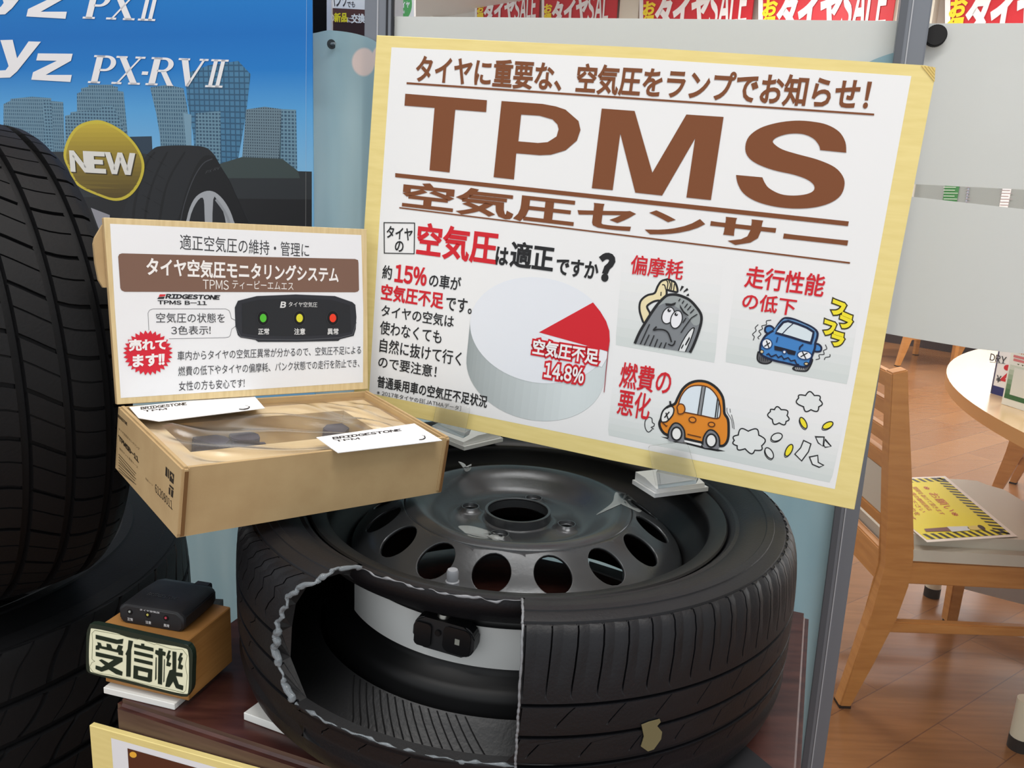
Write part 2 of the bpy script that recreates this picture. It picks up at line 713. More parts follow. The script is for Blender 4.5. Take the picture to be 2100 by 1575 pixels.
low = [p_uv(p) for p in ((1800, 681), (1860, 692), (1930, 704), (1997, 715), (2050, 721), (2100, 726))]
uR2 = ub((1890, 300))
pane('window_2', uR2 - 0.02, uE, ([ext(b0, b1, uR2 - 0.02), ext(b0, b1, uE), ext(t0, t1, uE), ext(t0, t1, uR2 - 0.02)],
                           [(max(u, uR2 - 0.02), v) for u, v in low] + [(uE, low[-1][1]), ext(c0, c1, uE), ext(c0, c1, uR2 - 0.02)]))
# black rubber stop on the glass
c = PP.uv((1918, 75))
rr = 20 / F_PX * 0.97
bm = prism([(c[0] + rr * math.cos(2 * PI * k / 32), c[1] + rr * math.sin(2 * PI * k / 32)) for k in range(32)], -0.001, 0.009, 0.002)
tag(bm_obj('glass_stopper', bm, mat('rubber_black', (26, 25, 26), 0.7), smooth=40, matrix=PP.m), 'round black rubber stopper on the frosted glass', 'stopper')

# ------------------------------------------------------------------ signs on the far wall
RED, WHITE, YEL = ink(203, 30, 42), ink(244, 244, 244), ink(248, 222, 40)
sale_where = ('narrowest red tyre sale poster high on the far wall', 'red tyre sale poster showing SAL beside the narrowest one',
              'red tyre sale poster beside a cream pillar, showing whole word SALE', 'widest red tyre sale poster beside the grey post',
              'red tyre sale poster above the black glass stopper')
for i, (x0, x1, ytop, s) in enumerate(((990, 1118, 4, 'SALE'), (1127, 1276, -2, 'SAL'), (1327, 1552, -8, 'SALE'), (1570, 1838, -14, 'SALE'), (1950, 2260, -20, 'SALE'))):
    u0, v0 = BW.uv((x0, 75))
    u1, _ = BW.uv((x1, 75))
    vt = BW.uv((x0, ytop - 70))[1]
    o = tag(bm_obj('sale_poster', box_bm(u0, v0, 0.11, u1, vt, 0.125), ink(203, 30, 42), matrix=bwm), sale_where[i], 'poster', 'red sale posters on the far wall')
    w = x1 - x0
    pr = Print(BW, 0.004)
    pr.lift = 0.004

    def fx(t, y):
        return (x0 + w * t, y)
    sc = w / 150.0
    yb, yt = 24 + 24 * sc, 24 - 34 * sc
    pr.poly([fx(0, 80), fx(0.035, 80), fx(0.035, ytop - 68), fx(0, ytop - 68)], WHITE, 1)
    pr.text('お', fx(0.05, 0), fx(0.15, 0), fx(0.1, 22 + 8 * sc), fx(0.1, 22 - 9 * sc), YEL, 0.05, 2)
    pr.text('得', fx(0.05, 0), fx(0.15, 0), fx(0.1, 22 + 28 * sc), fx(0.1, 22 + 10 * sc), YEL, 0.05, 2)
    pr.text('タイヤ', fx(0.17, 0), fx(0.64, 0), fx(0.3, yb), fx(0.3, yt + 18 * sc), WHITE, 0.06, 2)
    pr.text(s, fx(0.65, 0), fx(0.99 if len(s) == 4 else 0.93, 0), fx(0.8, yb), fx(0.8, yt), WHITE, 0.03, 2)
    for k in range(len(pr.v)):
        pr.v[k] = (pr.v[k][0], pr.v[k][1], pr.v[k][2] + 0.125)
    pr.build('printed_words', o)
# leaflets seen through the clear strip of glass
a, b = BW.uv((1868, 452)), BW.uv((2160, 318))
tag(bm_obj('backdrop_panel', box_bm(a[0], a[1], 0.002, b[0], b[1], 0.012), mat('board_grey', (140, 145, 142), 0.7, 0.2), matrix=bwm), 'added grey backdrop panel on the far wall, seen through the clear glass strip', 'board')  # added panel, only turns the gap between the leaflets grey
for nm, x0, x1, y0, y1, m, lab in (('leaflet_board', 1930, 1978, 330, 440, ink(60, 118, 66), 'dark green leaflet board seen through the clear glass strip'),
                                   ('leaflet_card', 1980, 1996, 330, 440, ink(150, 156, 170), 'narrow blue-grey card next to the dark green leaflet board'),
                                   ('notice_sheet', 2047, 2085, 335, 445, ink(236, 228, 226), 'white notice sheet seen through the clear glass strip')):
    a, b = BW.uv((x0, y1)), BW.uv((x1, y0))
    o = tag(bm_obj(nm, box_bm(a[0], a[1], 0.013, b[0], b[1], 0.02), m, matrix=bwm), lab, 'sign')
    pr = Print(BW, 0.004)
    for r in range(9):
        y = 384 + r * 6
        pr.line([(x0 + (x1 - x0) * 0.15, y), (x0 + (x1 - x0) * (0.6 + 0.25 * rnd.random()), y + 0.5)], 1.3, ink(200, 214, 196) if nm == 'leaflet_board' else ink(150, 140, 142), 1)
    for k in range(len(pr.v)):
        pr.v[k] = (pr.v[k][0], pr.v[k][1], 0.024)
    pr.build('printed_lettering', o)

# signs just behind the partition
PB = Plane(NV * 0.52, DV, ZV)


def panel(name, quad, m, label, cat, depth=0.006, pl=PB, group=None):
    pts = [pl.uv(p) for p in quad]
    o = bm_obj(name, prism(pts[::-1] if 0 else pts, -depth, 0), m, matrix=pl.m)
    return tag(o, label, cat, group)


o = panel('repair_notice', [(672, 90), (752, 95), (752, -70), (672, -75)], ink(66, 44, 40), 'brown and white puncture repair notice beside the blue banner', 'sign')
pr = Print(PB)
pr.poly([(672, 16), (750, 20), (750, -70), (672, -75)], ink(240, 240, 240), 1)
pr.poly([(680, 46), (750, 48), (750, 20), (680, 17)], ink(96, 62, 56), 1)
pr.text('パンク', (677, 14), (712, 14), (690, 14), (690, -16), ink(70, 66, 66), 0.02)
pr.text('でも', (712, 15), (728, 15), (720, 15), (720, 3), ink(70, 66, 66), 0.02)
pr.text('の', (678, 44), (685, 44), (680, 44), (680, 30), WHITE, 0.03)
pr.text('新品', (686, 44), (712, 44), (690, 45), (690, 27), ink(246, 226, 50), 0.04)
pr.text('に', (713, 45), (721, 45), (717, 46), (717, 36), WHITE, 0.02)
pr.text('交換', (721, 46), (748, 46), (730, 47), (730, 29), WHITE, 0.04)
pr.build('printed_words', o)
o = panel('black_curtain', [(560, 110), (671, 110), (674, -90), (560, -90)], mat('black_cloth', (20, 19, 21), 0.9, 0.1), 'black cloth strip hanging between the blue banner and the repair notice', 'curtain', 0.004)
panel('white_strip', [(670, 92), (681, 92), (678, -80), (670, -80)], ink(214, 214, 220), 'narrow white strip down the edge of the repair notice', 'strip', 0.004, PB.shifted(0.004))
o = panel('tyre_sign', [(790, 75), (849, 75), (849, -60), (790, -60)], ink(240, 240, 240), 'green and white new tyre sign above the frosted glass', 'sign')
pr = Print(PB)
pr.ellipse((800, 8), 45, 48, 0, ink(84, 172, 92), layer=1, n=40)
pr.poly([(836, -4), (849, -2), (849, -60), (836, -60)], ink(110, 76, 70), 1)
pr.text('新品タイヤ', (798, 16), (840, 16), (800, 17), (800, 4), WHITE, 0.03, 2)
pr.text('(4本交換)', (811, 27), (830, 27), (811, 28), (811, 22), WHITE, 0.03, 2)
pr.build('printed_words', o)

# pale blue cloth pinned across the partition
PS = PP.shifted(0.0)


def cloth():
    top = crom([(180, 96), (420, 92), (560, 80), (645, 72), (693, 66), (772, 84), (860, 150), (1100, 215), (1400, 225), (1650, 190), (1790, 126), (1850, 106)], False, 8)
    us = []
    nt = len(top)
    nv = 34
    vs, fs = [], []
    for i, p in enumerate(top):
        u, v1 = PS.uv(p)
        # the lower end of each column: the right side follows the post
        q = PS.uv((1641, 1600))
        s = i / (nt - 1)
        u_end = PS.uv((180, 96))[0] + (q[0] - PS.uv((180, 96))[0]) * ((u - PS.uv(top[0])[0]) / (PS.uv(top[-1])[0] - PS.uv(top[0])[0]))
        for j in range(nv + 1):
            t = j / nv
            vv = v1 + (-0.62 - v1) * t
            uu = u + (u_end - u) * t
            fold = 0.0025 * math.sin(uu * 34 + 1.5 * t) + 0.0022 * math.sin(uu * 71 + 3 * t) * (1 - t) + 0.004 * math.exp(-((uu + 0.295) / 0.03) ** 2) * math.exp(-(t / 0.1) ** 2)
            z = (0.0135 if i < nt * 0.35 else 0.0135 - 0.006 * (i / nt - 0.35)) + fold
            vs.append((uu, vv, z))
    for i in range(nt - 1):
        for j in range(nv):
            a = i * (nv + 1) + j
            fs.append((a, a + nv + 1, a + nv + 2, a + 1))
    m = bpy.data.materials.new('pale_blue_cloth')
    m.use_nodes = True
    b = m.node_tree.nodes['Principled BSDF']
    b.inputs['Roughness'].default_value = 0.55
    b.inputs['Specular IOR Level'].default_value = 0.25
    ntr = m.node_tree
    tc = ntr.nodes.new('ShaderNodeTexCoord')
    mp = ntr.nodes.new('ShaderNodeMapping')
    mp.inputs['Scale'].default_value = (7, 1.4, 1)
    no = ntr.nodes.new('ShaderNodeTexNoise')
    no.inputs['Scale'].default_value = 1.3
    no.inputs['Detail'].default_value = 3
    rp = ntr.nodes.new('ShaderNodeValToRGB')
    rp.color_ramp.elements[0].position, rp.color_ramp.elements[1].position = 0.35, 0.72
    rp.color_ramp.elements[0].color, rp.color_ramp.elements[1].color = rgb(136, 172, 187), rgb(178, 206, 214)
    ntr.links.new(tc.outputs['Object'], mp.inputs[0])
    ntr.links.new(mp.outputs[0], no.inputs['Vector'])
    ntr.links.new(no.outputs['Fac'], rp.inputs[0])
    # the pale dots of the printed pattern
    cur = rp.outputs[0]
    P2 = PS.shifted(0.016)
    for px, r_ in (((742, 126), 27), ((779, 116), 22)):
        u, v = P2.uv(px)
        vm = ntr.nodes.new('ShaderNodeVectorMath')
        vm.operation = 'SUBTRACT'
        vm.inputs[1].default_value = (u, v, 0)
        v2 = ntr.nodes.new('ShaderNodeVectorMath')
        v2.operation = 'MULTIPLY'
        v2.inputs[1].default_value = (1, 1, 0)
        ln = ntr.nodes.new('ShaderNodeVectorMath')
        ln.operation = 'LENGTH'
        mr = ntr.nodes.new('ShaderNodeMapRange')
        rad = r_ / F_PX * 1.18
        mr.inputs[1].default_value, mr.inputs[2].default_value = rad * 0.9, rad * 1.06
        mr.inputs[3].default_value, mr.inputs[4].default_value = 1, 0
        mx = ntr.nodes.new('ShaderNodeMix')
        mx.data_type = 'RGBA'
        mx.inputs[7].default_value = rgb(232, 216, 212)
        ntr.links.new(tc.outputs['Object'], vm.inputs[0])
        ntr.links.new(vm.outputs[0], v2.inputs[0])
        ntr.links.new(v2.outputs[0], ln.inputs[0])
        ntr.links.new(ln.outputs['Value'], mr.inputs[0])
        ntr.links.new(mr.outputs[0], mx.inputs[0])
        ntr.links.new(cur, mx.inputs[6])
        cur = mx.outputs[2]
    ntr.links.new(cur, b.inputs['Base Color'])
    tl = ntr.nodes.new('ShaderNodeBsdfTranslucent')
    ms = ntr.nodes.new('ShaderNodeMixShader')
    ms.inputs[0].default_value = 0.42
    ntr.links.new(cur, tl.inputs[0])
    ntr.links.new(b.outputs[0], ms.inputs[1])
    ntr.links.new(tl.outputs[0], ms.inputs[2])
    ntr.links.new(ms.outputs[0], ntr.nodes['Material Output'].inputs[0])
    return vs, fs, m


vs, fs, CLOTHM = cloth()
cl = mesh_obj('cloth_sheet', vs, fs, CLOTHM, smooth=80, matrix=PS.m)
tag(cl, 'pale blue cloth sheet pinned across the partition behind the wheel', 'cloth')
# push pin at the top of the cloth
pin = thing('push_pin', 'small dark push pin at the top edge of the blue cloth', 'pin')
pp = PS.uv((693, 95))
base = PS.m @ Vector((pp[0], pp[1], 0.017))
nrm = PS.n
pin.location = base
v_, f_ = tube([(0, 0, 0), nrm * 0.006 + DV * 0.010], [0.0022, 0.0016], 10)
mesh_obj('pin_shaft', v_, f_, mat('pin_clear', (120, 132, 138), 0.3, 0.5), parent=pin, smooth=40)
d_ = (nrm * 0.006 + DV * 0.010).normalized()
v_, f_ = tube([d_ * -0.0005, d_ * 0.0012], [0.0065, 0.0065], 14)
mesh_obj('pin_head', v_, f_, mat('pin_dark', (36, 44, 50), 0.4, 0.4), parent=pin, smooth=40)


# ------------------------------------------------------------------ blue advertising banner
PBAN = PP.shifted(0.045)


def banner():
    z = Z(2.763, 0, 0)
    z1 = Z1(2.763, 0, 0)
    u0, v0 = PBAN.uv((-330, 700))
    u1 = PBAN.uv((642, 300))[0]
    v1 = PBAN.uv((300, -300))[1]
    nu, nv = 60, 26
    vs, fs = [], []
    for i in range(nu + 1):
        for j in range(nv + 1):
            u = u0 + (u1 - u0) * i / nu
            v = v0 + (v1 - v0) * j / nv
            vs.append((u, v, 0.0))
    for i in range(nu):
        for j in range(nv):
            a = i * (nv + 1) + j
            fs.append((a, a + nv + 1, a + nv + 2, a + 1))
    m = bpy.data.materials.new('printed_sky')
    m.use_nodes = True
    nt = m.node_tree
    b = nt.nodes['Principled BSDF']
    b.inputs['Roughness'].default_value = 0.6
    b.inputs['Specular IOR Level'].default_value = 0.2
    tc = nt.nodes.new('ShaderNodeTexCoord')
    mp = nt.nodes.new('ShaderNodeMapping')
    va, vb_ = PBAN.uv((400, 330))[1], PBAN.uv((400, -20))[1]
    mp.inputs['Location'].default_value = (0, -va / (vb_ - va), 0)
    mp.inputs['Scale'].default_value = (1, 1 / (vb_ - va), 1)
    sx = nt.nodes.new('ShaderNodeSeparateXYZ')
    rp = nt.nodes.new('ShaderNodeValToRGB')
    e = rp.color_ramp.elements
    e[0].position, e[0].color = 0.0, rgb(126, 184, 226)
    e[1].position, e[1].color = 1.0, rgb(36, 122, 196)
    for pos, c in ((0.30, rgb(92, 164, 220)), (0.55, rgb(40, 124, 200)), (0.75, rgb(32, 112, 190))):
        q = e.new(pos)
        q.color = c
    nt.links.new(tc.outputs['Object'], mp.inputs[0])
    nt.links.new(mp.outputs[0], sx.inputs[0])
    nt.links.new(sx.outputs[1], rp.inputs[0])
    nt.links.new(rp.outputs[0], b.inputs['Base Color'])
    o = mesh_obj('banner', vs, fs, m, matrix=PBAN.m)
    o.modifiers.new('thick', 'SOLIDIFY').thickness = 0.0015
    tag(o, 'blue hanging tyre banner with city skyline and gold NEW badge', 'banner')
    WH = ink(236, 234, 236)

    def bmat(name, c1, c2, mo, bw, bh):
        k = bpy.data.materials.new(name)
        k.use_nodes = True
        t = k.node_tree
        pb = t.nodes['Principled BSDF']
        pb.inputs['Roughness'].default_value = 0.6
        tc2 = t.nodes.new('ShaderNodeTexCoord')
        br = t.nodes.new('ShaderNodeTexBrick')
        br.offset = 0
        br.inputs['Scale'].default_value = 1
        br.inputs['Brick Width'].default_value = bw
        br.inputs['Row Height'].default_value = bh
        br.inputs['Mortar Size'].default_value = 0.0011
        br.inputs['Color1'].default_value = rgb(*c1)
        br.inputs['Color2'].default_value = rgb(*c2)
        br.inputs['Mortar'].default_value = rgb(*mo)
        t.links.new(tc2.outputs['Object'], br.inputs['Vector'])
        t.links.new(br.outputs['Color'], pb.inputs['Base Color'])
        return k
    A = bmat('printed_tower_windows', (62, 100, 126), (50, 86, 112), (104, 138, 158), 0.0045, 0.0055)
    B = bmat('printed_tower_dark', (46, 78, 104), (58, 92, 116), (104, 142, 164), 0.006, 0.005)
    Cc = bmat('printed_tower_grid', (62, 116, 152), (70, 124, 160), (40, 84, 116), 0.009, 0.008)
    D = bmat('printed_tower_low', (40, 60, 76), (52, 74, 92), (104, 128, 142), 0.004, 0.004)
    pr = Print(PBAN, 0.00006)
    # skyline
    pr.poly(z((20, 590), (60, 570), (60, 560), (180, 548), (290, 556), (290, 572), (358, 578), (370, 900), (340, 1000), (20, 1000)), A, 1)
    pr.poly(z((245, 566), (290, 572), (310, 960), (260, 960)), B, 2)
    pr.poly(z((500, 480), (640, 480), (640, 488), (668, 492), (668, 515), (700, 520), (725, 780), (436, 700), (436, 530), (460, 520), (460, 500), (500, 492)), A, 1)
    pr.poly(z((370, 655), (400, 650), (400, 635), (578, 620), (580, 600), (640, 600), (740, 800), (740, 900), (370, 860)), B, 2)
    pr.poly(z((735, 775), (860, 772), (865, 880), (735, 880)), ink(44, 62, 80), 1)
    pr.poly(z((850, 495), (950, 480), (1040, 500), (1060, 600), (1075, 720), (1070, 900), (915, 900), (905, 760), (885, 640)), A, 1)
    pr.poly(z((1050, 420), (1180, 370), (1350, 345), (1420, 420), (1395, 640), (1350, 900), (1320, 960), (1110, 960), (1095, 760), (1060, 560)), Cc, 2)
    pr.poly(z((1110, 640), (1250, 630), (1250, 960), (1110, 960)), B, 3)
    pr.poly(z((1040, 640), (1085, 650), (1085, 900), (1060, 900)), ink(120, 156, 178), 3)
    pr.poly(z((1395, 620), (1500, 605), (1595, 618), (1590, 920), (1370, 920)), D, 3)
    pr.poly(z((1595, 618), (1678, 622), (1684, 960), (1580, 940)), B, 3)
    # dark road, the fold strip at the edge
    yb = 2050
    pr.poly(z((-1000, 860), (380, 860), (740, 860), (1240, 930), (1370, 900), (1690, 970), (1767, 972), (1767, yb), (-1000, yb)), ink(44, 48, 52), 4)
    pr.poly(z((1240, 930), (1370, 890), (1600, 900), (1690, 970), (1700, 1010), (1250, 1010)), ink(60, 72, 72), 5)
    pr.poly(z((-1000, 1100), (1767, 1130), (1767, yb), (-1000, yb)), ink(30, 31, 34), 5)
    pr.line(z((1738, 0), (1735, 500), (1734, 965)), 0.5, ink(170, 200, 226), 6)
    pr.line(z((1734, 975), (1733, 1300)), 0.5, ink(150, 150, 150), 6)
    # printed tyre and alloy wheel
    K0, K1, K2 = ink(34, 36, 40), ink(22, 23, 26), ink(62, 64, 70)
    pr.poly(z((690, 1400), (720, 1150), (780, 960), (860, 850), (940, 826), (1130, 828), (1200, 860), (1250, 940), (1330, 1090), (1400, 1400)), K0, 6, smooth=4)
    for pts in (((815, 1400), (830, 1180), (880, 1000), (950, 860)), ((890, 1400), (915, 1180), (960, 1010), (1050, 860)), ((740, 1400), (770, 1120), (830, 930), (880, 860))):
        pr.line(z(*pts), [5, 4, 2.5], K1, 7, smooth=5)
    for k in range(9):
        x, y = 800 + k * 4 + (k % 2) * 70, 1180 - k * 38
        pr.line(z((x, y), (x + 45, y + 26)), 1.2, K1, 7)
    pr.poly(z((1000, 1400), (1030, 1180), (1090, 990), (1150, 890), (1215, 890), (1260, 960), (1330, 1090), (1420, 1400)), K1, 8, smooth=4)
    pr.line(z((1005, 1400), (1035, 1200), (1090, 1030), (1150, 930), (1205, 900)), 2.0, K2, 9, smooth=4)
    rim = z((1050, 1400), (1060, 1240), (1100, 1130), (1160, 1085), (1220, 1090), (1280, 1150), (1325, 1250), (1350, 1400))
    pr.poly(rim, ink(170, 174, 180), 9, smooth=4)
    pr.poly(z((1068, 1400), (1075, 1250), (1110, 1155), (1150, 1120), (1160, 1200), (1155, 1400)), K0, 10, smooth=3)
    pr.poly(z((1212, 1400), (1210, 1130), (1240, 1150), (1275, 1230), (1290, 1400)), K0, 10, smooth=3)
    pr.line(z((1225, 1130), (1290, 1230), (1335, 1400)), 5, ink(150, 154, 160), 11, smooth=4)
    pr.text3('PX RV', z((1165, 985))[0], z((1245, 958))[0], z((1172, 968))[0], ink(74, 76, 80), 0.0, 10)
    pr.poly([(187, 426), (226, 441), (226, 482), (208, 482)], ink(150, 150, 158), 12)
    # gold badge
    bz = z((525, 683), (600, 690), (700, 745), (780, 830), (820, 930), (800, 1030), (740, 1110), (660, 1138), (560, 1110), (440, 1050), (390, 960), (362, 880), (385, 790), (440, 715))
    pr.poly(bz, ink(204, 186, 62), 12, smooth=5)
    cx, cy = 590 / 2.763, 910 / 2.763
    rings = [((x - cx) * 0.93 + cx, (y - cy) * 0.93 + cy) for x, y in bz]
    steps = 18
    for k in range(steps):
        t = k / (steps - 1)
        lo = cy - 75 + 150 * t
        keep = [(x, max(y, lo)) for x, y in crom(rings, True, 6)]
        c = [int(a + (b2 - a) * t) for a, b2 in zip((196, 172, 58), (84, 68, 28))]
        pr.poly(keep, ink(*c), 12.5 + k * 0.15)
    pr.text('NEW', z1(418, 990), z1(772, 990), z1(590, 982), z1(590, 872), ink(60, 50, 26), 0.05, 16)
    pr.text('NEW', z1(412, 990), z1(766, 990), z1(590, 976), z1(590, 868), ink(226, 224, 218), 0.05, 19)
    # lettering: rounded sans "yz", then italic serif capitals drawn stroke by stroke
    def yz(dx, dy, s=1.0):
        q = lambda *p: z(*[(x * s + dx, y * s + dy) for x, y in p])
        pr.poly(q((5, 228), (75, 226), (100, 330), (165, 235), (235, 237), (100, 405), (60, 440), (0, 442), (0, 400), (35, 398), (52, 375)), WH, 16)
        pr.poly(q((218, 303), (415, 305), (405, 345), (262, 425), (410, 425), (402, 465), (180, 452), (190, 410), (325, 345), (208, 343)), WH, 16)
    yz(0, 0)
    yz(-28, -358)

    def serif(word, x0, y0, h, lean, adv):
        """Italic serif capitals: thick stems, thin strokes, flat serifs, in units of the cap height."""
        def P(*pts):
            return z(*[(x0 + px * h + (1 - py) * h * 0 + py * h * lean, y0 - py * h + (x0 + px * h - 480) * 0.035) for px, py in pts])
        th, tn, sf = 0.235, 0.08, 0.07
        x = 0.0

        def stem(a):
            pr.poly(P((a, 0), (a + th, 0), (a + th, 1), (a, 1)), WH, 16)
            pr.poly(P((a - 0.10, 0), (a + th + 0.10, 0), (a + th + 0.10, sf), (a - 0.10, sf)), WH, 16)
            pr.poly(P((a - 0.10, 1 - sf), (a + th + 0.06, 1 - sf), (a + th + 0.06, 1), (a - 0.10, 1)), WH, 16)

        def bowl(a, lo):
            mid, r = (1 + lo) / 2, (1 - lo) / 2
            o_, i_ = [], []
            for k in range(15):
                t = PI / 2 - PI * k / 14
                o_.append((a + 0.18 + 0.36 * math.cos(t), mid + r * math.sin(t)))
                i_.append((a + 0.18 + 0.17 * math.cos(t), mid + (r - tn) * math.sin(t)))
            pr.poly(P(*([(a, 1)] + o_ + [(a, lo), (a, lo + tn)] + i_[::-1] + [(a, 1 - tn)])), WH, 16)
        for ch in word:
            if ch == 'P':
                stem(x + 0.1)
                bowl(x + 0.3, 0.44)
                x += 0.86
            elif ch == 'R':
                stem(x + 0.1)
                bowl(x + 0.3, 0.48)
                pr.poly(P((x + 0.42, 0.52), (x + 0.62, 0.52), (x + 0.96, 0.05), (x + 1.02, 0), (x + 0.78, 0)), WH, 16)
                x += 1.02
            elif ch == 'X':
                pr.poly(P((x + 0.02, 1), (x + 0.26, 1), (x + 0.92, 0), (x + 0.68, 0)), WH, 16)
                pr.poly(P((x + 0.12, 0), (x + 0.2, 0), (x + 0.88, 1), (x + 0.8, 1)), WH, 16)
                for a, b, y in ((-0.06, 0.34, 1 - sf), (0.62, 0.98, 1 - sf), (-0.02, 0.34, 0), (0.58, 1.0, 0)):
                    pr.poly(P((x + a, y), (x + b, y), (x + b, y + sf), (x + a, y + sf)), WH, 16)
                x += 0.98
            elif ch == 'V':
                pr.poly(P((x + 0.04, 1), (x + 0.28, 1), (x + 0.56, 0.2), (x + 0.5, 0), (x + 0.42, 0)), WH, 16)
                pr.poly(P((x + 0.42, 0), (x + 0.52, 0), (x + 0.92, 1), (x + 0.83, 1)), WH, 16)
                for a, b in ((-0.05, 0.36), (0.7, 1.02)):
                    pr.poly(P((x + a, 1 - sf), (x + b, 1 - sf), (x + b, 1), (x + a, 1)), WH, 16)
                x += 0.98
            elif ch == '-':
                pr.poly(P((x, 0.36), (x + 0.22, 0.36), (x + 0.22, 0.48), (x, 0.48)), WH, 16)
                x += 0.22
            elif ch == 'I':
                pr.poly(P((x, 0), (x + 0.14, 0), (x + 0.14, 1), (x, 1)), WH, 16)
                x += 0.26
            elif ch == '[':
                x += 0.24
                for y in (0, 1 - sf):
                    pr.poly(P((x - 0.1, y), (x + 0.52, y), (x + 0.52, y + sf), (x - 0.1, y + sf)), WH, 16)
            else:
                x += 0.2
    serif('PX-RV[II', 500, 470, 158, 0.24, 1)
    serif('PX[II', 470, 106, 158, 0.24, 1)
    pr.build('printed_artwork', o)


banner()

# ------------------------------------------------------------------ the big sensor board
OB = Vector((-0.1892, 0.1214, 0.2049))
PBD = Plane(OB, Vector((0.3035, -0.0485, 0.1804)) - OB, Vector((-0.1662, 0.1326, 0.5909)) - OB)


def big_board():
    edge = [(724, 829), (1250, 943), (1752, 1046), (1830, 610), (1917, 160), (1918, 139), (1897, 134), (1330, 98), (772, 72), (748, 450)]
    pts = [PBD.uv(p) for p in edge]
    m = mat('board_yellow_wood', (236, 217, 146), 0.5, 0.3, noise=(8, (229, 209, 136), (3, 24, 3)))
    o = bm_obj('sign_board', prism(pts, -0.007, 0, 0.0006, 1), m, matrix=PBD.m)
    tag(o, 'large yellow-edged TPMS sign board standing in clear clips on the wheel', 'sign')
    # torn foam layers at the upper corner
    bm = bmesh.new()
    for k in range(4):
        q = [(1889 + 7 * k, 134.5 + k * 0.9), (1918, 140), (1916.5, 168 - 7 * k)]
        uvq = [PBD.uv(p) for p in q]
        z0, z1 = 0.0003 + 0.0004 * k, 0.0007 + 0.0004 * k
        a = [bm.verts.new((p[0], p[1], z0)) for p in uvq]
        b = [bm.verts.new((p[0], p[1], z1)) for p in uvq]
        bm.faces.new(a[::-1])
        bm.faces.new(b)
        for i in range(3):
            bm.faces.new((a[i], a[(i + 1) % 3], b[(i + 1) % 3], b[i]))
    bm_obj('torn_corner', bm, mat('foam_core', (222, 196, 122), 0.8, 0.1), o)
    sp = Print(PBD, 0.0001)
    W0 = ink(236, 236, 236)
    sp.poly([(757, 806), (1240, 905), (1712, 1003), (1795, 560), (1869, 156), (1330, 121), (803, 97), (778, 460)], W0, 1)
    # pale grey picture panels, printed fading upward to white

    def panel_(tl, tr, br, bl, n=10, c=(212, 218, 216)):
        for k in range(n):
            a, b = k / n, (k + 1) / n

            def L(p, q, t):
                return (p[0] + (q[0] - p[0]) * t, p[1] + (q[1] - p[1]) * t)
            cc = [int(236 + (x - 236) * min(1, ((k + 1) / n) ** 2.0)) for x in c]
            ins = 0.006 if k == n - 1 else 0.0
            l0, r0, l1, r1 = L(tl, bl, a), L(tr, br, a), L(tl, bl, b), L(tr, br, b)
            sp.poly([l0, r0, L(r1, l1, ins), L(l1, r1, ins)], ink(*cc), 2)
    panel_((1277, 520), (1482, 545), (1466, 744), (1262, 707))
    panel_((1510, 560), (1768, 600), (1738, 788), (1487, 742))
    panel_((1258, 770), (1735, 850), (1704, 990), (1246, 892))
    sp.build('printed_sheet', o)

    BR = ink(124, 72, 40)
    BK = ink(34, 34, 36)
    RD = ink(208, 32, 44)
    h = Print(PBD, 0.0002)
    z2, z3 = Z(3, 640, 0), Z(2.625, 1300, 0)
    a2, a3 = Z1(3, 640, 0), Z1(2.625, 1300, 0)
    h.text('タイヤに重要な、空気圧をランプでお知らせ！', (853, 168), (1776, 228), (853, 168), (861, 114), BR, 0.028, 3)
    h.line([a2(583, 512), a3(1293, 617)], 4, BR, 3)
    h.poly(z2((575, 577), (1077, 617), (1072, 690), (882, 675), (847, 1061), (724, 1047), (755, 664), (570, 650)), BR, 3)
    h.poly(z2((1167, 622), (1420, 640), (1500, 655), (1560, 675), (1640, 745), (1652, 800), (1630, 865), (1560, 925), (1470, 952), (1400, 955), (1257, 943), (1243, 1104), (1118, 1090)), BR, 3,
           holes=[z2((1287, 705), (1400, 712), (1480, 735), (1510, 765), (1518, 795), (1505, 840), (1450, 875), (1390, 880), (1270, 870))])
    h.poly([(1234.3, 222.7), (1301.7, 227.7), (1338, 354.3), (1407.8, 235), (1484, 240), (1458, 410.3), (1407.8, 405), (1425.7, 283.8), (1358, 401), (1303, 395), (1272.3, 274), (1256.7, 390), (1214, 386)], BR, 3)
    so = crom(z3((1143, 822), (1138, 765), (1105, 710), (1040, 672), (960, 655), (870, 650), (770, 662), (680, 690), (620, 735), (600, 790), (612, 840), (660, 880), (750, 915), (860, 940), (930, 965), (968, 995), (968, 1025), (930, 1045), (860, 1053), (790, 1045), (730, 1015), (705, 985), (692, 955)), False, 4)
    si = crom(z3((550, 942), (560, 990), (590, 1040), (650, 1080), (740, 1108), (850, 1122), (960, 1118), (1050, 1095), (1110, 1055), (1133, 1000), (1125, 950), (1080, 900), (990, 860), (880, 830), (800, 805), (755, 775), (750, 755), (780, 735), (840, 720), (910, 722), (965, 745), (995, 780), (1003, 808)), False, 4)
    h.poly(so + si, BR, 3)
    h.poly([a2(513, 1065), a3(1157, 1192), a3(1152, 1217), a2(513, 1090)], BR, 3)
    h.text('空気圧センサー', (828, 424), (1733, 500), (828, 424), (832, 373), BR, 0.032, 3)
    h.poly([a2(538, 1274), a3(1164, 1411), a3(1162, 1420), a2(538, 1282)], BR, 3)
    h.build('printed_headline', o)

    b = Print(PBD, 0.0002)
    b.line([(788, 456.5), (850.6, 457.5), (849.7, 520.5), (788.6, 519)], 1.8, BK, 3, closed=True)
    b.text('タイヤ', (793, 486), (845.5, 484), (793, 487), (794, 463), BK, 0.02, 3)
    b.text('の', (810, 514), (827, 514), (815, 515.5), (815, 494), BK, 0.02, 3)
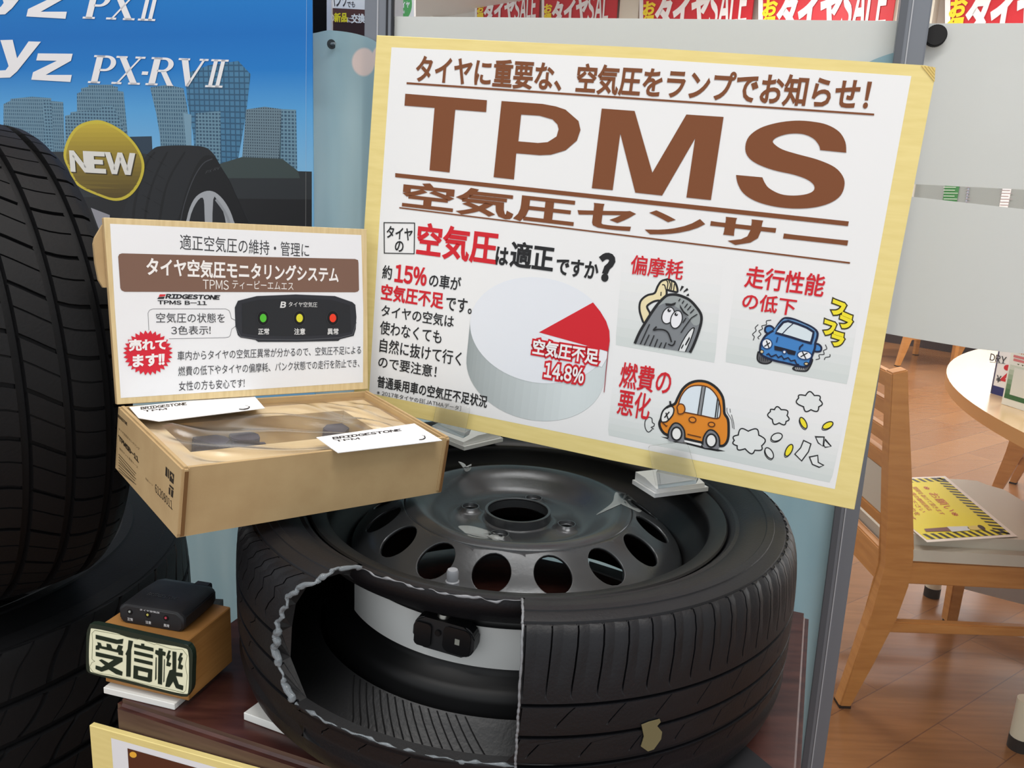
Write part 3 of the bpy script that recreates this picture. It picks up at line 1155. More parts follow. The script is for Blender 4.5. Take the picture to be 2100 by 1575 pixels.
    b.text('空気圧', (855, 520), (1016, 540), (855, 521.5), (859, 457), RD, 0.03, 3)
    b.text('は', (1016.5, 540), (1042.5, 520), (1030, 543), (1030, 508), BK, 0.035, 3)
    b.text('適正', (1046, 545), (1138, 505), (1047, 545), (1050, 495), BK, 0.03, 3)
    b.text('ですか', (1140, 560), (1226, 560), (1142, 562), (1143, 528), BK, 0.03, 3)
    b.text('?', (1228, 572), (1258, 540), (1238, 573.5), (1245, 522), BK, 0.06, 3)
    b.build('printed_question', o)
    b = Print(PBD, 0.0002)
    b.text('約', (784, 571), (803, 571), (784, 571), (784, 543), BK, 0.015, 3)
    b.text('15%', (810, 575), (875.5, 560), (811, 577), (812, 542), RD, 0.035, 3)
    b.text('の車が', (880, 585), (946, 575), (881, 588), (882, 560), BK, 0.015, 3)
    b.text('空気圧不足', (782, 612), (910, 610), (782, 614), (783, 582), RD, 0.03, 3)
    b.text('です。', (914, 637), (967, 640), (915, 636), (916, 607), BK, 0.015, 3)
    b.text('タイヤの空気は', (782, 648), (931, 660), (782, 648.5), (783, 624), BK, 0.012, 3)
    b.text('使わなくても', (779, 685), (906, 690), (779, 684.5), (780, 657), BK, 0.012, 3)
    b.text('自然に抜けて行く', (778.5, 721), (946, 740), (778.5, 721), (780, 693), BK, 0.012, 3)
    b.text('ので要注意！', (776, 752), (895, 765), (776, 753), (778, 729), BK, 0.012, 3)
    b.text('普通乗用車の空気圧不足状況', (774, 793), (998.5, 830), (774, 793.5), (775, 770), BK, 0.02, 3)
    b.text('※2017年タイヤの日[JATMAデータ]', (773.5, 808), (945.5, 840), (774, 809), (774.5, 799.5), ink(60, 60, 62), 0.005, 3)
    b.build('printed_text', o)
    b = Print(PBD, 0.0002)
    b.text('偏摩耗', (1292, 560), (1398, 575), (1293, 561), (1297, 522), RD, 0.014, 4)
    b.build('printed_caption', o)
    b = Print(PBD, 0.0002)
    b.text('走行性能', (1526, 590), (1688, 600), (1527, 588), (1534, 545), RD, 0.018, 4)
    b.text('の低下', (1521, 632), (1630, 640), (1522, 633), (1525, 599), RD, 0.018, 4)
    b.build('printed_caption', o)
    b = Print(PBD, 0.0002)
    b.text('燃費の', (1270, 790), (1374, 800), (1271, 793), (1276, 742), RD, 0.016, 4)
    b.text('悪化', (1265, 848), (1331, 850), (1265, 849), (1271, 797), RD, 0.016, 4)
    b.build('printed_caption', o)

    # pie chart
    p = Print(PBD, 0.0002)
    uL_, uR_ = PBD.uv((963.7, 667))[0], PBD.uv((1251, 693))[0]
    vT, vB = PBD.uv((1094, 567))[1], PBD.uv((1134, 791))[1]
    cx, cy, ra, rb = (uL_ + uR_) / 2, (vT + vB) / 2, (uR_ - uL_) / 2, (vT - vB) / 2
    d0, d1 = PBD.uv((963.7, 667)), PBD.uv((958.6, 744))
    drop = d0[1] - d1[1]
    n = 28
    for k in range(n):
        t0_, t1_ = PI + PI * k / n, PI + PI * (k + 1) / n
        q = (k + 0.5) / n
        g = 150 + 68 * min(1, q * 1.5) - (30 * max(0, q - 0.75))
        q4 = [(cx + ra * math.cos(t0_), cy + rb * math.sin(t0_)), (cx + ra * math.cos(t1_), cy + rb * math.sin(t1_))]
        p.polyuv([q4[0], q4[1], (q4[1][0], q4[1][1] - drop), (q4[0][0], q4[0][1] - drop)], ink(int(g - 4), int(g + 4), int(g + 5)), 2)
    p.polyuv([(cx + ra * math.cos(2 * PI * k / 72), cy + rb * math.sin(2 * PI * k / 72)) for k in range(72)], ink(229, 232, 238), 3)
    z4, a4 = Z(3.5, 740, 430), Z1(3.5, 740, 430)
    p.poly(z4((1280, 880), (1668, 665), (1720, 730), (1762, 800), (1785, 870), (1788, 940), (1778, 1018)), RD, 4)
    p.poly(z4((1280, 890), (1776, 1024), (1770, 1060), (1730, 1130)), ink(236, 236, 240), 4)
    p.poly(z4((1786, 960), (1778, 1020), (1750, 1310), (1745, 1310), (1772, 1020)), ink(150, 60, 70), 5)
    for s, q in (('空気圧不足', ((1093, 724), (1226, 740), (1093, 725), (1096, 695))), ('14.8%', ((1117, 770), (1197, 775), (1116, 772), (1118, 742)))):
        p.text(s, *q, RD, 0.15, 6)
        p.text(s, *q, ink(240, 238, 238), 0.03, 7)
    p.build('printed_pie_chart', o)

    # worried tyre drawing
    c = Print(PBD, 0.00012)
    c.k = 1.6
    y, a = Z(7.874, 1290, 540), Z1(7.874, 1290, 540)
    SK = ink(236, 222, 178)
    arm = y((250, 965), (195, 850), (170, 740), (180, 630), (230, 560), (310, 510), (415, 480), (460, 380), (520, 290), (600, 262), (640, 255), (690, 280), (740, 305), (775, 380), (782, 460), (720, 455), (650, 440), (610, 430), (605, 510), (540, 600), (470, 600), (390, 620), (300, 680), (300, 730), (340, 830))
    c.poly(arm, SK, 3, smooth=3)
    c.line(arm, 2.6, BK, 4, closed=True, smooth=3)
    for pts in (((600, 262), (630, 320), (615, 420)), ((690, 285), (690, 380), (675, 440)), ((640, 270), (670, 340), (650, 430)), ((735, 330), (720, 440)), ((535, 345), (575, 350), (595, 420)), ((520, 460), (515, 525))):
        c.line(y(*pts), 1.3, BK, 5, smooth=3)
    body = y((95, 1295), (170, 1120), (300, 900), (440, 690), (560, 560), (640, 510), (760, 505), (880, 540), (990, 600), (1100, 720), (1165, 830), (1165, 960), (1110, 1150), (1040, 1330), (985, 1440), (900, 1425), (790, 1410), (420, 1350))
    c.poly(body, ink(128, 132, 136), 6)
    ll = crom(body[:15], False, 4)
    c.poly(y((560, 560), (640, 515), (760, 510), (880, 545), (990, 610), (1090, 725), (1150, 830), (1150, 960), (1050, 1000), (930, 840), (760, 700), (600, 640), (450, 700)), ink(156, 162, 162), 7, smooth=3)
    c.line(ll, 3.4, BK, 8)
    c.poly(y((800, 1410), (830, 1330), (900, 1210), (960, 1110), (1040, 1035), (1050, 1080), (1010, 1200), (960, 1330), (910, 1425)), ink(226, 228, 228), 8)
    c.line(y((800, 1410), (860, 1270), (960, 1110), (1040, 1035), (1050, 1080), (990, 1250), (910, 1430)), 1.3, BK, 9, smooth=2)
    c.poly(y((975, 1180), (985, 1215), (920, 1330), (905, 1310)), BK, 9)
    c.poly(y((880, 1295), (885, 1325), (850, 1385), (840, 1365)), BK, 9)
    c.ellipse(a(635, 840), 12, 17.5, 22, ink(236, 236, 240), BK, 1.3, 9)
    c.ellipse(a(768, 905), 11.5, 18.5, 15, ink(236, 236, 240), BK, 1.3, 11)
    for ex, ey in ((652, 755), (765, 820)):
        c.ellipse(a(ex, ey), 3.6, 3.6, 0, BK, layer=13)
        c.ellipse(a(ex + 12, ey - 10), 1.4, 1.6, 0, ink(236, 236, 240), layer=14)
    c.poly(y((590, 645), (690, 650), (765, 625), (745, 670), (680, 688), (600, 680)), BK, 13)
    c.poly(y((822, 660), (840, 690), (890, 770), (965, 838), (955, 850), (880, 800), (830, 720)), BK, 13)
    c.line(y((450, 1020), (400, 1075), (470, 1065), (570, 1075), (640, 1130), (690, 1270)), 1.9, BK, 13, smooth=4)
    c.line(y((635, 1300), (690, 1325), (730, 1300), (748, 1245)), 1.7, BK, 13, smooth=4)
    for pts in (((335, 980), (185, 1305)), ((330, 1150), (250, 1320)), ((410, 1160), (335, 1335)), ((465, 1220), (415, 1350)), ((530, 1275), (490, 1360)), ((605, 1275), (565, 1370)),
                ((830, 570), (805, 610)), ((890, 600), (860, 650)), ((950, 650), (900, 715)), ((1005, 685), (945, 755)), ((1055, 740), (990, 805)), ((1105, 820), (1010, 880), (900, 1030), (840, 1120)), ((925, 880), (870, 960))):
        c.line(y(*pts), 1.3, BK, 13)
    for q in (((850, 360), (890, 375), (835, 445), (820, 445)), ((940, 395), (960, 430), (880, 470), (885, 450)), ((965, 485), (972, 525), (925, 525), (935, 505))):
        c.poly(y(*q), BK, 6)
    c.build('tyre_drawing', o)

    # shaking blue car drawing
    c = Print(PBD, 0.00012)
    c.k = 1.3
    y, a = Z(8.077, 1500, 600), Z1(8.077, 1500, 600)
    BL, BLD, NAVY = ink(66, 130, 196), ink(30, 62, 110), ink(26, 34, 62)
    for q in (((440, 1000), (430, 1100), (480, 1160), (590, 1175), (660, 1140), (640, 1080), (470, 990)), ((1020, 1250), (1060, 1285), (1170, 1300), (1260, 1285), (1330, 1160), (1320, 1100), (1120, 1200))):
        c.blob(y(*q), ink(96, 96, 98), BK, 2.4, 3)
    for k in range(5):
        c.line(y((465 + 32 * k, 1060 + 8 * k), (475 + 32 * k, 1140)), 0.8, BK, 6)
        c.line(y((1060 + 32 * k, 1238), (1075 + 32 * k, 1285)), 0.8, ink(200, 200, 200), 6)
    body = y((480, 900), (500, 820), (560, 720), (640, 660), (720, 610), (780, 520), (850, 440), (920, 420), (1030, 440), (1180, 500), (1330, 570), (1420, 650), (1420, 740), (1390, 830), (1380, 920), (1330, 1060), (1290, 1180), (1210, 1230), (1110, 1215), (900, 1165), (700, 1120), (530, 1050), (480, 990))
    c.blob(y((560, 640), (570, 570), (640, 550), (700, 590), (700, 640), (620, 680)), BL, NAVY, 3, 5)
    c.blob(y((1370, 900), (1390, 850), (1450, 860), (1490, 910), (1470, 970), (1380, 970)), BL, NAVY, 3, 5)
    c.poly(body, BL, 7, smooth=4)
    c.line(body, 3.4, NAVY, 8, closed=True, smooth=4)
    win = y((735, 665), (790, 570), (860, 490), (940, 470), (1100, 520), (1250, 580), (1360, 650), (1345, 740), (1315, 835), (1200, 805), (1000, 740))
    c.poly(win, ink(216, 228, 234), 9)
    c.line(win, 3.6, NAVY, 10, closed=True)
    c.line(y((705, 640), (780, 545), (870, 455), (920, 450), (1060, 475), (1300, 580), (1390, 660), (1380, 760), (1350, 850)), 2.2, ink(98, 142, 186), 9, smooth=3)
    c.line(y((1030, 505), (930, 590), (845, 680)), 1.4, NAVY, 11)
    c.ellipse(a(590, 845), 10.4, 10, 40, ink(238, 240, 244), BLD, 1.6, 11)
    c.ellipse(a(1210, 1035), 14.4, 8.6, 5, ink(238, 240, 244), BLD, 1.6, 11)
    for p0, p1 in (((580, 790), (625, 915)), ((640, 825), (545, 890)), ((1175, 975), (1235, 1095)), ((1260, 995), (1145, 1060))):
        c.line(y(p0, p1), 1.6, BK, 14)
    c.poly(y((710, 875), (870, 915), (1070, 970), (1050, 1035), (940, 1015), (900, 960), (850, 960), (830, 970), (715, 950)), ink(24, 24, 40), 12)
    c.ellipse(a(878, 980), 3.6, 3.6, 0, ink(240, 240, 240), BLD, 1.6, 13)
    c.line(y((580, 1030), (615, 1010), (660, 1060), (740, 1025), (775, 1075), (830, 1045), (870, 1100), (940, 1075), (985, 1130), (1050, 1115), (1080, 1180), (1120, 1190)), 2.0, NAVY, 13)
    c.line(y((770, 735), (745, 825)), 1.8, BLD, 13)
    c.line(y((1190, 855), (1135, 900), (1125, 945)), 2.4, NAVY, 13)
    c.ellipse(a(505, 975), 3.6, 3.4, 30, ink(226, 204, 160), BK, 1.2, 12)
    c.ellipse(a(1240, 1175), 4.2, 3.0, 0, ink(226, 204, 160), BK, 1.4, 12)
    for pts in (((660, 455), (580, 470), (580, 530), (505, 550), (515, 600), (455, 635), (490, 690), (440, 740), (460, 770)), ((445, 530), (395, 580), (410, 630), (350, 690), (380, 730), (360, 790)),
                ((1555, 860), (1580, 930), (1525, 960), (1535, 1020), (1450, 1030), (1460, 1090), (1395, 1110)), ((1630, 1020), (1630, 1060), (1555, 1075), (1540, 1115))):
        c.line(y(*pts), 1.3, ink(60, 60, 62), 4, smooth=3)
    YL, OL = ink(242, 226, 50), ink(60, 52, 20)
    for s, bl, br, tl in (('フ', (1660, 330), (1840, 400), (1700, 130)), ('ラ', (1790, 545), (1960, 620), (1830, 330)), ('フ', (1530, 665), (1690, 720), (1560, 465)), ('ラ', (1660, 850), (1830, 905), (1690, 645))):
        c.text3(s, a(*bl), a(*br), a(*tl), OL, 0.15, 4)
        c.text3(s, a(*bl), a(*br), a(*tl), YL, 0.07, 5)
    c.build('blue_car_drawing', o)

    # orange car drawing with its clouds, coins and notes
    c = Print(PBD, 0.00012)
    c.k = 1.55
    y, a = Z(5.0, 1300, 760), Z1(5.0, 1300, 760)
    OR, ORD = ink(226, 138, 40), ink(96, 52, 22)
    c.poly(y((275, 675), (380, 690), (520, 720), (760, 780), (940, 825), (860, 828), (730, 805), (560, 760), (420, 735), (340, 700)), BK, 3)
    body = y((262, 545), (280, 490), (300, 420), (350, 370), (420, 340), (450, 280), (500, 190), (570, 130), (660, 105), (760, 120), (850, 180), (910, 270), (925, 370), (930, 440), (965, 500), (972, 600), (965, 700), (930, 760), (870, 770), (690, 735), (520, 695), (345, 660), (285, 610))
    c.poly(body, OR, 4, smooth=3)
    c.line(body, 3.4, BK, 5, closed=True, smooth=3)
    win = y((460, 410), (470, 300), (520, 210), (590, 160), (690, 152), (780, 180), (850, 260), (885, 360), (885, 450), (850, 490), (700, 460), (520, 425))
    c.poly(win, ink(222, 232, 240), 6, smooth=3)
    c.line(win, 1.6, ORD, 7, closed=True, smooth=3)
    c.poly(y((700, 160), (735, 165), (690, 455), (655, 445)), ink(140, 142, 146), 8)
    c.line(y((700, 160), (655, 445)), 1.2, BK, 9)
    c.line(y((735, 165), (690, 455)), 1.2, BK, 9)
    c.line(y((860, 280), (835, 480)), 1.6, BK, 9)
    c.line(y((875, 300), (855, 485)), 1.2, BK, 9)
    c.blob(y((445, 370), (470, 340), (510, 350), (525, 395), (505, 435), (460, 440), (450, 400)), OR, ORD, 1.6, 10)
    c.blob(y((285, 520), (280, 470), (310, 400), (380, 365), (410, 390), (400, 450), (350, 510), (320, 525)), ink(236, 236, 234), BK, 1.8, 7)
    c.line(y((330, 430), (355, 500)), 1.6, BK, 10)
    c.line(y((365, 420), (315, 480)), 1.6, BK, 10)
    c.line(y((372, 310), (378, 350), (340, 380)), 2.4, BK, 10)
    c.line(y((378, 350), (415, 345)), 2.4, BK, 10)
    c.line(y((285, 525), (300, 535), (335, 570), (345, 560)), 1.6, ORD, 9)
    for cx_, cy_ in ((440, 640), (795, 710)):
        k = 0.93
        c.poly(y((cx_ - 85, cy_ + 70), (cx_ - 78, cy_ - 30), (cx_ - 30, cy_ - 98), (cx_ + 30, cy_ - 92), (cx_ + 75, cy_ - 30), (cx_ + 82, cy_ + 40), (cx_ + 70, cy_ + 92), (cx_, cy_ + 82)), ink(128, 129, 134), 11, smooth=3)
        c.line(y((cx_ - 88, cy_ + 50), (cx_ - 78, cy_ - 30), (cx_ - 30, cy_ - 100), (cx_ + 30, cy_ - 94), (cx_ + 78, cy_ - 30), (cx_ + 84, cy_ + 60)), 2.0, BK, 12, smooth=3)
        c.ellipse(a(cx_, cy_ + 4), 10.4, 13.2, 0, ink(238, 238, 236), BK, 2.2, 13)
    c.ellipse(a(602, 502), 7, 5.4, 8, OR, ORD, 1.5, 9)
    c.ellipse(a(797, 550), 6.6, 4.6, 8, OR, ORD, 1.5, 9)
    c.line(y((550, 650), (690, 682)), 1.5, ORD, 9)
    c.poly(y((515, 708), (690, 745), (690, 770), (520, 728)), ink(232, 232, 232), 11)
    for pts in (((955, 380), (958, 430), (1000, 500), (1012, 590)), ((985, 390), (990, 430)), ((1000, 450), (1022, 530), (1028, 600))):
        c.line(y(*pts), 0.8, ink(80, 80, 82), 4, smooth=3)
    GW = ink(228, 231, 230)

    def cloud(lobes, m_fill, w=1.6):
        pts = []
        n_ = len(lobes)
        ccx, ccy = sum(q[0] for q in lobes) / n_, sum(q[1] for q in lobes) / n_
        for i in range(n_):
            p0, p1 = Vector(lobes[i]), Vector(lobes[(i + 1) % n_])
            mid = (p0 + p1) / 2
            out = (mid - Vector((ccx, ccy))).normalized()
            d = (p1 - p0).length * 0.46
            for k in range(8):
                t = k / 8
                pts.append(tuple(p0 + (p1 - p0) * t + out * d * math.sin(PI * t)))
        c.poly(y(*pts), m_fill, 3)
        c.line(y(*pts), w, BK, 4, closed=True)
    cloud(((1070, 660), (1172, 620), (1280, 660), (1310, 770), (1240, 815), (1140, 800), (1060, 770), (1030, 715)), GW)
    cloud(((1400, 420), (1440, 400), (1510, 400), (1570, 460), (1560, 520), (1490, 535), (1420, 500)), GW)
    cloud(((1690, 280), (1760, 255), (1850, 255), (1905, 300), (1895, 370), (1815, 400), (1740, 370)), GW)
    c.line(y((190, 600), (150, 630), (118, 590), (115, 520), (150, 478), (185, 490), (190, 530), (210, 545), (205, 570), (180, 580), (205, 600)), 1.2, ink(60, 60, 62), 4, smooth=3)
    for cx_, cy_, rx, ry, rot, fill in ((1738, 535, 16, 6.5, 62, YL), (1988, 560, 15, 7, -28, YL), (1465, 680, 15, 9, -20, GW), (1388, 845, 16, 8, 58, GW), (1590, 815, 17, 7, -62, YL)):
        c.ellipse((a(cx_, cy_)[0] - 1.5, a(cx_, cy_)[1] + 3), rx * 0.82, ry * 0.9, rot, BK, layer=3)
        c.ellipse((a(cx_, cy_)[0] - 1.0, a(cx_, cy_)[1] + 2), rx * 0.78, ry * 0.8, rot, GW, layer=4)
        c.ellipse(a(cx_, cy_), rx * 0.78, ry * 0.86, rot, fill, BK, 1.4, 5)
    for q in (((1740, 715), (1815, 750), (1790, 830), (1720, 925), (1650, 855), (1710, 790)), ((1862, 678), (1950, 680), (1940, 775), (1890, 740)), ((1960, 705), (2022, 775), (1960, 785), (1945, 760)), ((1800, 885), (1885, 868), (1890, 940), (1945, 970), (1900, 990), (1830, 960))):
        c.poly(y(*q), GW, 3)
        c.line(y(*q), 1.5, BK, 4, closed=True)
    c.build('orange_car_drawing', o)
    return o


BOARD = big_board()


# ------------------------------------------------------------------ display stand
def stand():
    root = thing('display_stand', 'dark reddish-brown wooden stand under the cutaway wheel', 'stand')
    m = mat('stand_wood', (82, 47, 40), 0.28, 0.5, noise=(7, (58, 30, 27), (2, 14, 2)), bump=(160, 0.05))
    fr = mat('stand_edge', (96, 74, 62), 0.4, 0.4, noise=(9, (80, 60, 50), (2, 2, 20)))
    a0, a1, n0, n1 = -0.2885, 0.287, -0.2355, 0.215
    top = prism([tuple((DV * a + NV * n)[:2]) for a, n in ((a0, n0), (a1, n0), (a1, n1), (a0, n1))], SHELF_Z - 0.032, SHELF_Z, 0.006, 3)
    t = bm_obj('stand_top', top, [m, fr], root, smooth=40)
    for p in t.data.polygons:
        if abs(p.normal.z) < 0.5:
            p.material_index = 1
    for a, n in ((a0 + 0.04, n0 + 0.05), (a1 - 0.04, n0 + 0.05), (a1 - 0.04, n1 - 0.04), (a0 + 0.04, n1 - 0.04)):
        c = DV * a + NV * n
        bm_obj('leg', box_bm(c.x - 0.02, c.y - 0.02, FLOOR_Z, c.x + 0.02, c.y + 0.02, SHELF_Z - 0.032, 0.003), m, root)


stand()
# foam boards that level the wheel, and the black mat under it
FOAMW = mat('foam_white', (226, 226, 222), 0.6, 0.2)
FT = 0.0075


def on_shelf(name, pts, m, label, cat, t=FT, z=SHELF_Z, group=None):
    q = [at_z(p, z + t) if len(p) == 2 else Vector(p) for p in pts]
    return tag(bm_obj(name, prism([(w.x, w.y) for w in q], z + 0.0002, z + t, 0.0006, 1), m), label, cat, group)


c0_, c1_ = at_z((499, 1461), SHELF_Z + FT), at_z((538, 1433), SHELF_Z + FT)
e_ = at_z((622, 1506), SHELF_Z + FT)
d0_ = (e_ - c0_).normalized() * 0.22
on_shelf('foam_plate', [tuple(c0_), tuple(c0_ + d0_), tuple(c1_ + d0_), tuple(c1_)], FOAMW, 'white foam plate wedged under the cut side of the wheel', 'plate')
q0_ = at_z((1519, 1519), SHELF_Z + FT)
q1_ = at_z((1600, 1586), SHELF_Z + FT)
dd = (q1_ - q0_)
pp_ = Vector((-dd.y, dd.x, 0)).normalized()
on_shelf('black_mat', [tuple(q0_ - pp_ * 0.12), tuple(q1_ - pp_ * 0.12), tuple(q1_), tuple(q0_)],
         mat('mat_black', (38, 38, 41), 0.7, 0.2), 'black mat under the uncut side of the wheel', 'mat')
w0 = at_z((1208, 1150), SHELF_Z + 0.003)
w1 = at_z((1278, 1172), SHELF_Z + 0.003)
w2 = at_z((1278, 1190), SHELF_Z + 0.003)
w3 = at_z((1208, 1165), SHELF_Z + 0.003)
on_shelf('foam_strip', [tuple(w3), tuple(w2), tuple(w1), tuple(w0)], mat('foam_grey', (150, 150, 150), 0.6), 'grey foam strip seen through a vent hole of the wheel', 'strip', 0.003)


# ------------------------------------------------------------------ tyres
def tyre_rings(prof, tags, npitch, samples, cut, a_of, span_of, closed_ring, axis_z=0.0):
    """Rings of a tyre section. cut(tag, r, z, frac, pitch) -> (depth, shift in metres along the tread)."""
    vs = []
    n = npitch * len(samples) + (0 if closed_ring else 1)
    for j in range(n):
        p, s = divmod(j, len(samples))
        fr = samples[s] if j < npitch * len(samples) else 0.0
        t = (p + fr) / npitch
        for (r, z), k in zip(prof, tags):
            d, sh = (0.0, 0.0)
            if k is not None:
                d, sh = cut(k, r, z, fr, p)
                if not closed_ring:
                    w = min(1.0, min(t, 1 - t) * npitch / 1.5)
                    sh *= w
            a = a_of(r, z) + span_of(r, z) * t + sh / 0.264
            vs.append(((r - d) * math.cos(a), (r - d) * math.sin(a), z))
    m = len(prof)
    fs = []
    for j in range(n if closed_ring else n - 1):
        k = (j + 1) % n
        for i in range(m):
            i2 = (i + 1) % m
            fs.append((j * m + i, k * m + i, k * m + i2, j * m + i2))
    return vs, fs, n


RUBBER = mat('tyre_rubber', (20, 20, 24), 0.48, 0.32, noise=(14, (16, 16, 19), (1, 1, 1)), bump=(420, 0.12))
RUBBER_IN = mat('tyre_liner', (40, 40, 41), 0.4, 0.5, bump=(300, 0.15))
A_R = math.radians(-89.1)


def a_cut(z, r):
    """Angle of the ragged cut at height z, read off the photograph."""
    pts = ((0.0, -126), (0.054, -127.8), (0.060, -129.5), (0.066, -131.2), (0.092, -134.6), (0.120, -133.4), (0.146, -130.8), (0.158, -127.5), (0.166, -125.2), (0.175, -124))
    for (z0, a0), (z1, a1) in zip(pts, pts[1:]):
        if z <= z1:
            a = a0 + (a1 - a0) * (z - z0) / (z1 - z0)
            break
    else:
        a = pts[-1][1]
    a += 0.45 * math.sin(z * 520) + 0.18 * math.sin(z * 1300 + 2)
    if r < 0.24 and z > 0.12:
        a += (0.24 - r) * 60
    return math.radians(a)


SEAM_Z = 0.057


def section():
    """Outer line from the upper bead over the tread to the lower bead, then the inner line back."""
    outer = [(0.199, 0.1435), (0.2035, 0.1535), (0.207, 0.1565), (0.2105, 0.1565), (0.2125, 0.1585), (0.219, 0.1615), (0.226, 0.1635), (0.233, 0.1645), (0.234, 0.1655), (0.240, 0.1652),
             (0.2405, 0.1642), (0.2455, 0.1633), (0.2500, 0.1618), (0.2508, 0.1600), (0.2522, 0.1596)]
    tags = [None] * len(outer)
    tread = [(0.2530, 0.1604), (0.2565, 0.1575), (0.2585, 0.1535), (0.2605, 0.149), (0.262, 0.143), (0.2632, 0.135), (0.264, 0.127), (0.2645, 0.119), (0.2648, 0.113)]
    outer += tread
    tags += ['S'] * len(tread)
    for k, zg in enumerate((0.106, 0.081, SEAM_Z + 0.0005)):
        outer += [(0.2650, zg + 0.0016), (0.2605, zg + 0.0008), (0.2605, zg - 0.0008), (0.2650, zg - 0.0016)]
        tags += [None] * 4
        nxt = (0.081, SEAM_Z, 0.036)[k]
        nn = 5
        for i in range(1, nn + 1):
            z = zg - 0.0016 - (zg - nxt - 0.0034) * i / (nn + 0.6)
            outer.append((0.2652 if k < 2 else 0.2646 - 0.0004 * i, z))
            tags.append('R')
    low = [(0.2640, 0.032), (0.2625, 0.024), (0.2595, 0.015), (0.254, 0.008), (0.246, 0.003), (0.236, 0.0), (0.226, 0.0), (0.216, 0.003), (0.208, 0.008), (0.202, 0.016), (0.1985, 0.026)]
    outer += low
    tags += [None] * len(low)
    inner = [(0.1905, 0.036), (0.194, 0.044), (0.202, 0.036), (0.212, 0.024), (0.224, 0.0145), (0.237, 0.013), (0.247, 0.021), (0.2515, 0.034), (0.2535, 0.050), (0.2538, SEAM_Z),
             (0.2540, 0.083), (0.2530, 0.110), (0.2515, 0.130), (0.248, 0.145), (0.242, 0.152), (0.234, 0.1535), (0.224, 0.1525), (0.214, 0.147), (0.206, 0.139), (0.198, 0.130), (0.190, 0.129), (0.189, 0.134)]
    return outer + inner, tags + [None] * len(inner), len(outer)


def cut_small(k, r, z, f, p):
    """Shoulder slots and short rib nicks of the cut tyre."""
    if k == 'S':
        sh = (0.158 - z) * -0.09
        d = 0.0
        if 0.05 <= f <= 0.115:
            d = 0.0046 * max(0.0, min(1.0, (z - 0.1145) / 0.006))
        elif 0.52 <= f <= 0.56:
            d = 0.0016 * max(0.0, min(1.0, (z - 0.125) / 0.006))
        if p > 52:
            d *= 0.4
        return d, sh
    rib = (0.106 - z) / 0.025 if z > 0.081 else (0.081 - z) / 0.024 if z > SEAM_Z else (SEAM_Z - z) / 0.022
    sh = (0.106 - z) * -0.8
    d = 0.0
    if (p % 2 == 0) and 0.045 <= f <= 0.115 and 0.05 < rib < 0.62:
        d = 0.0028
    return d, sh


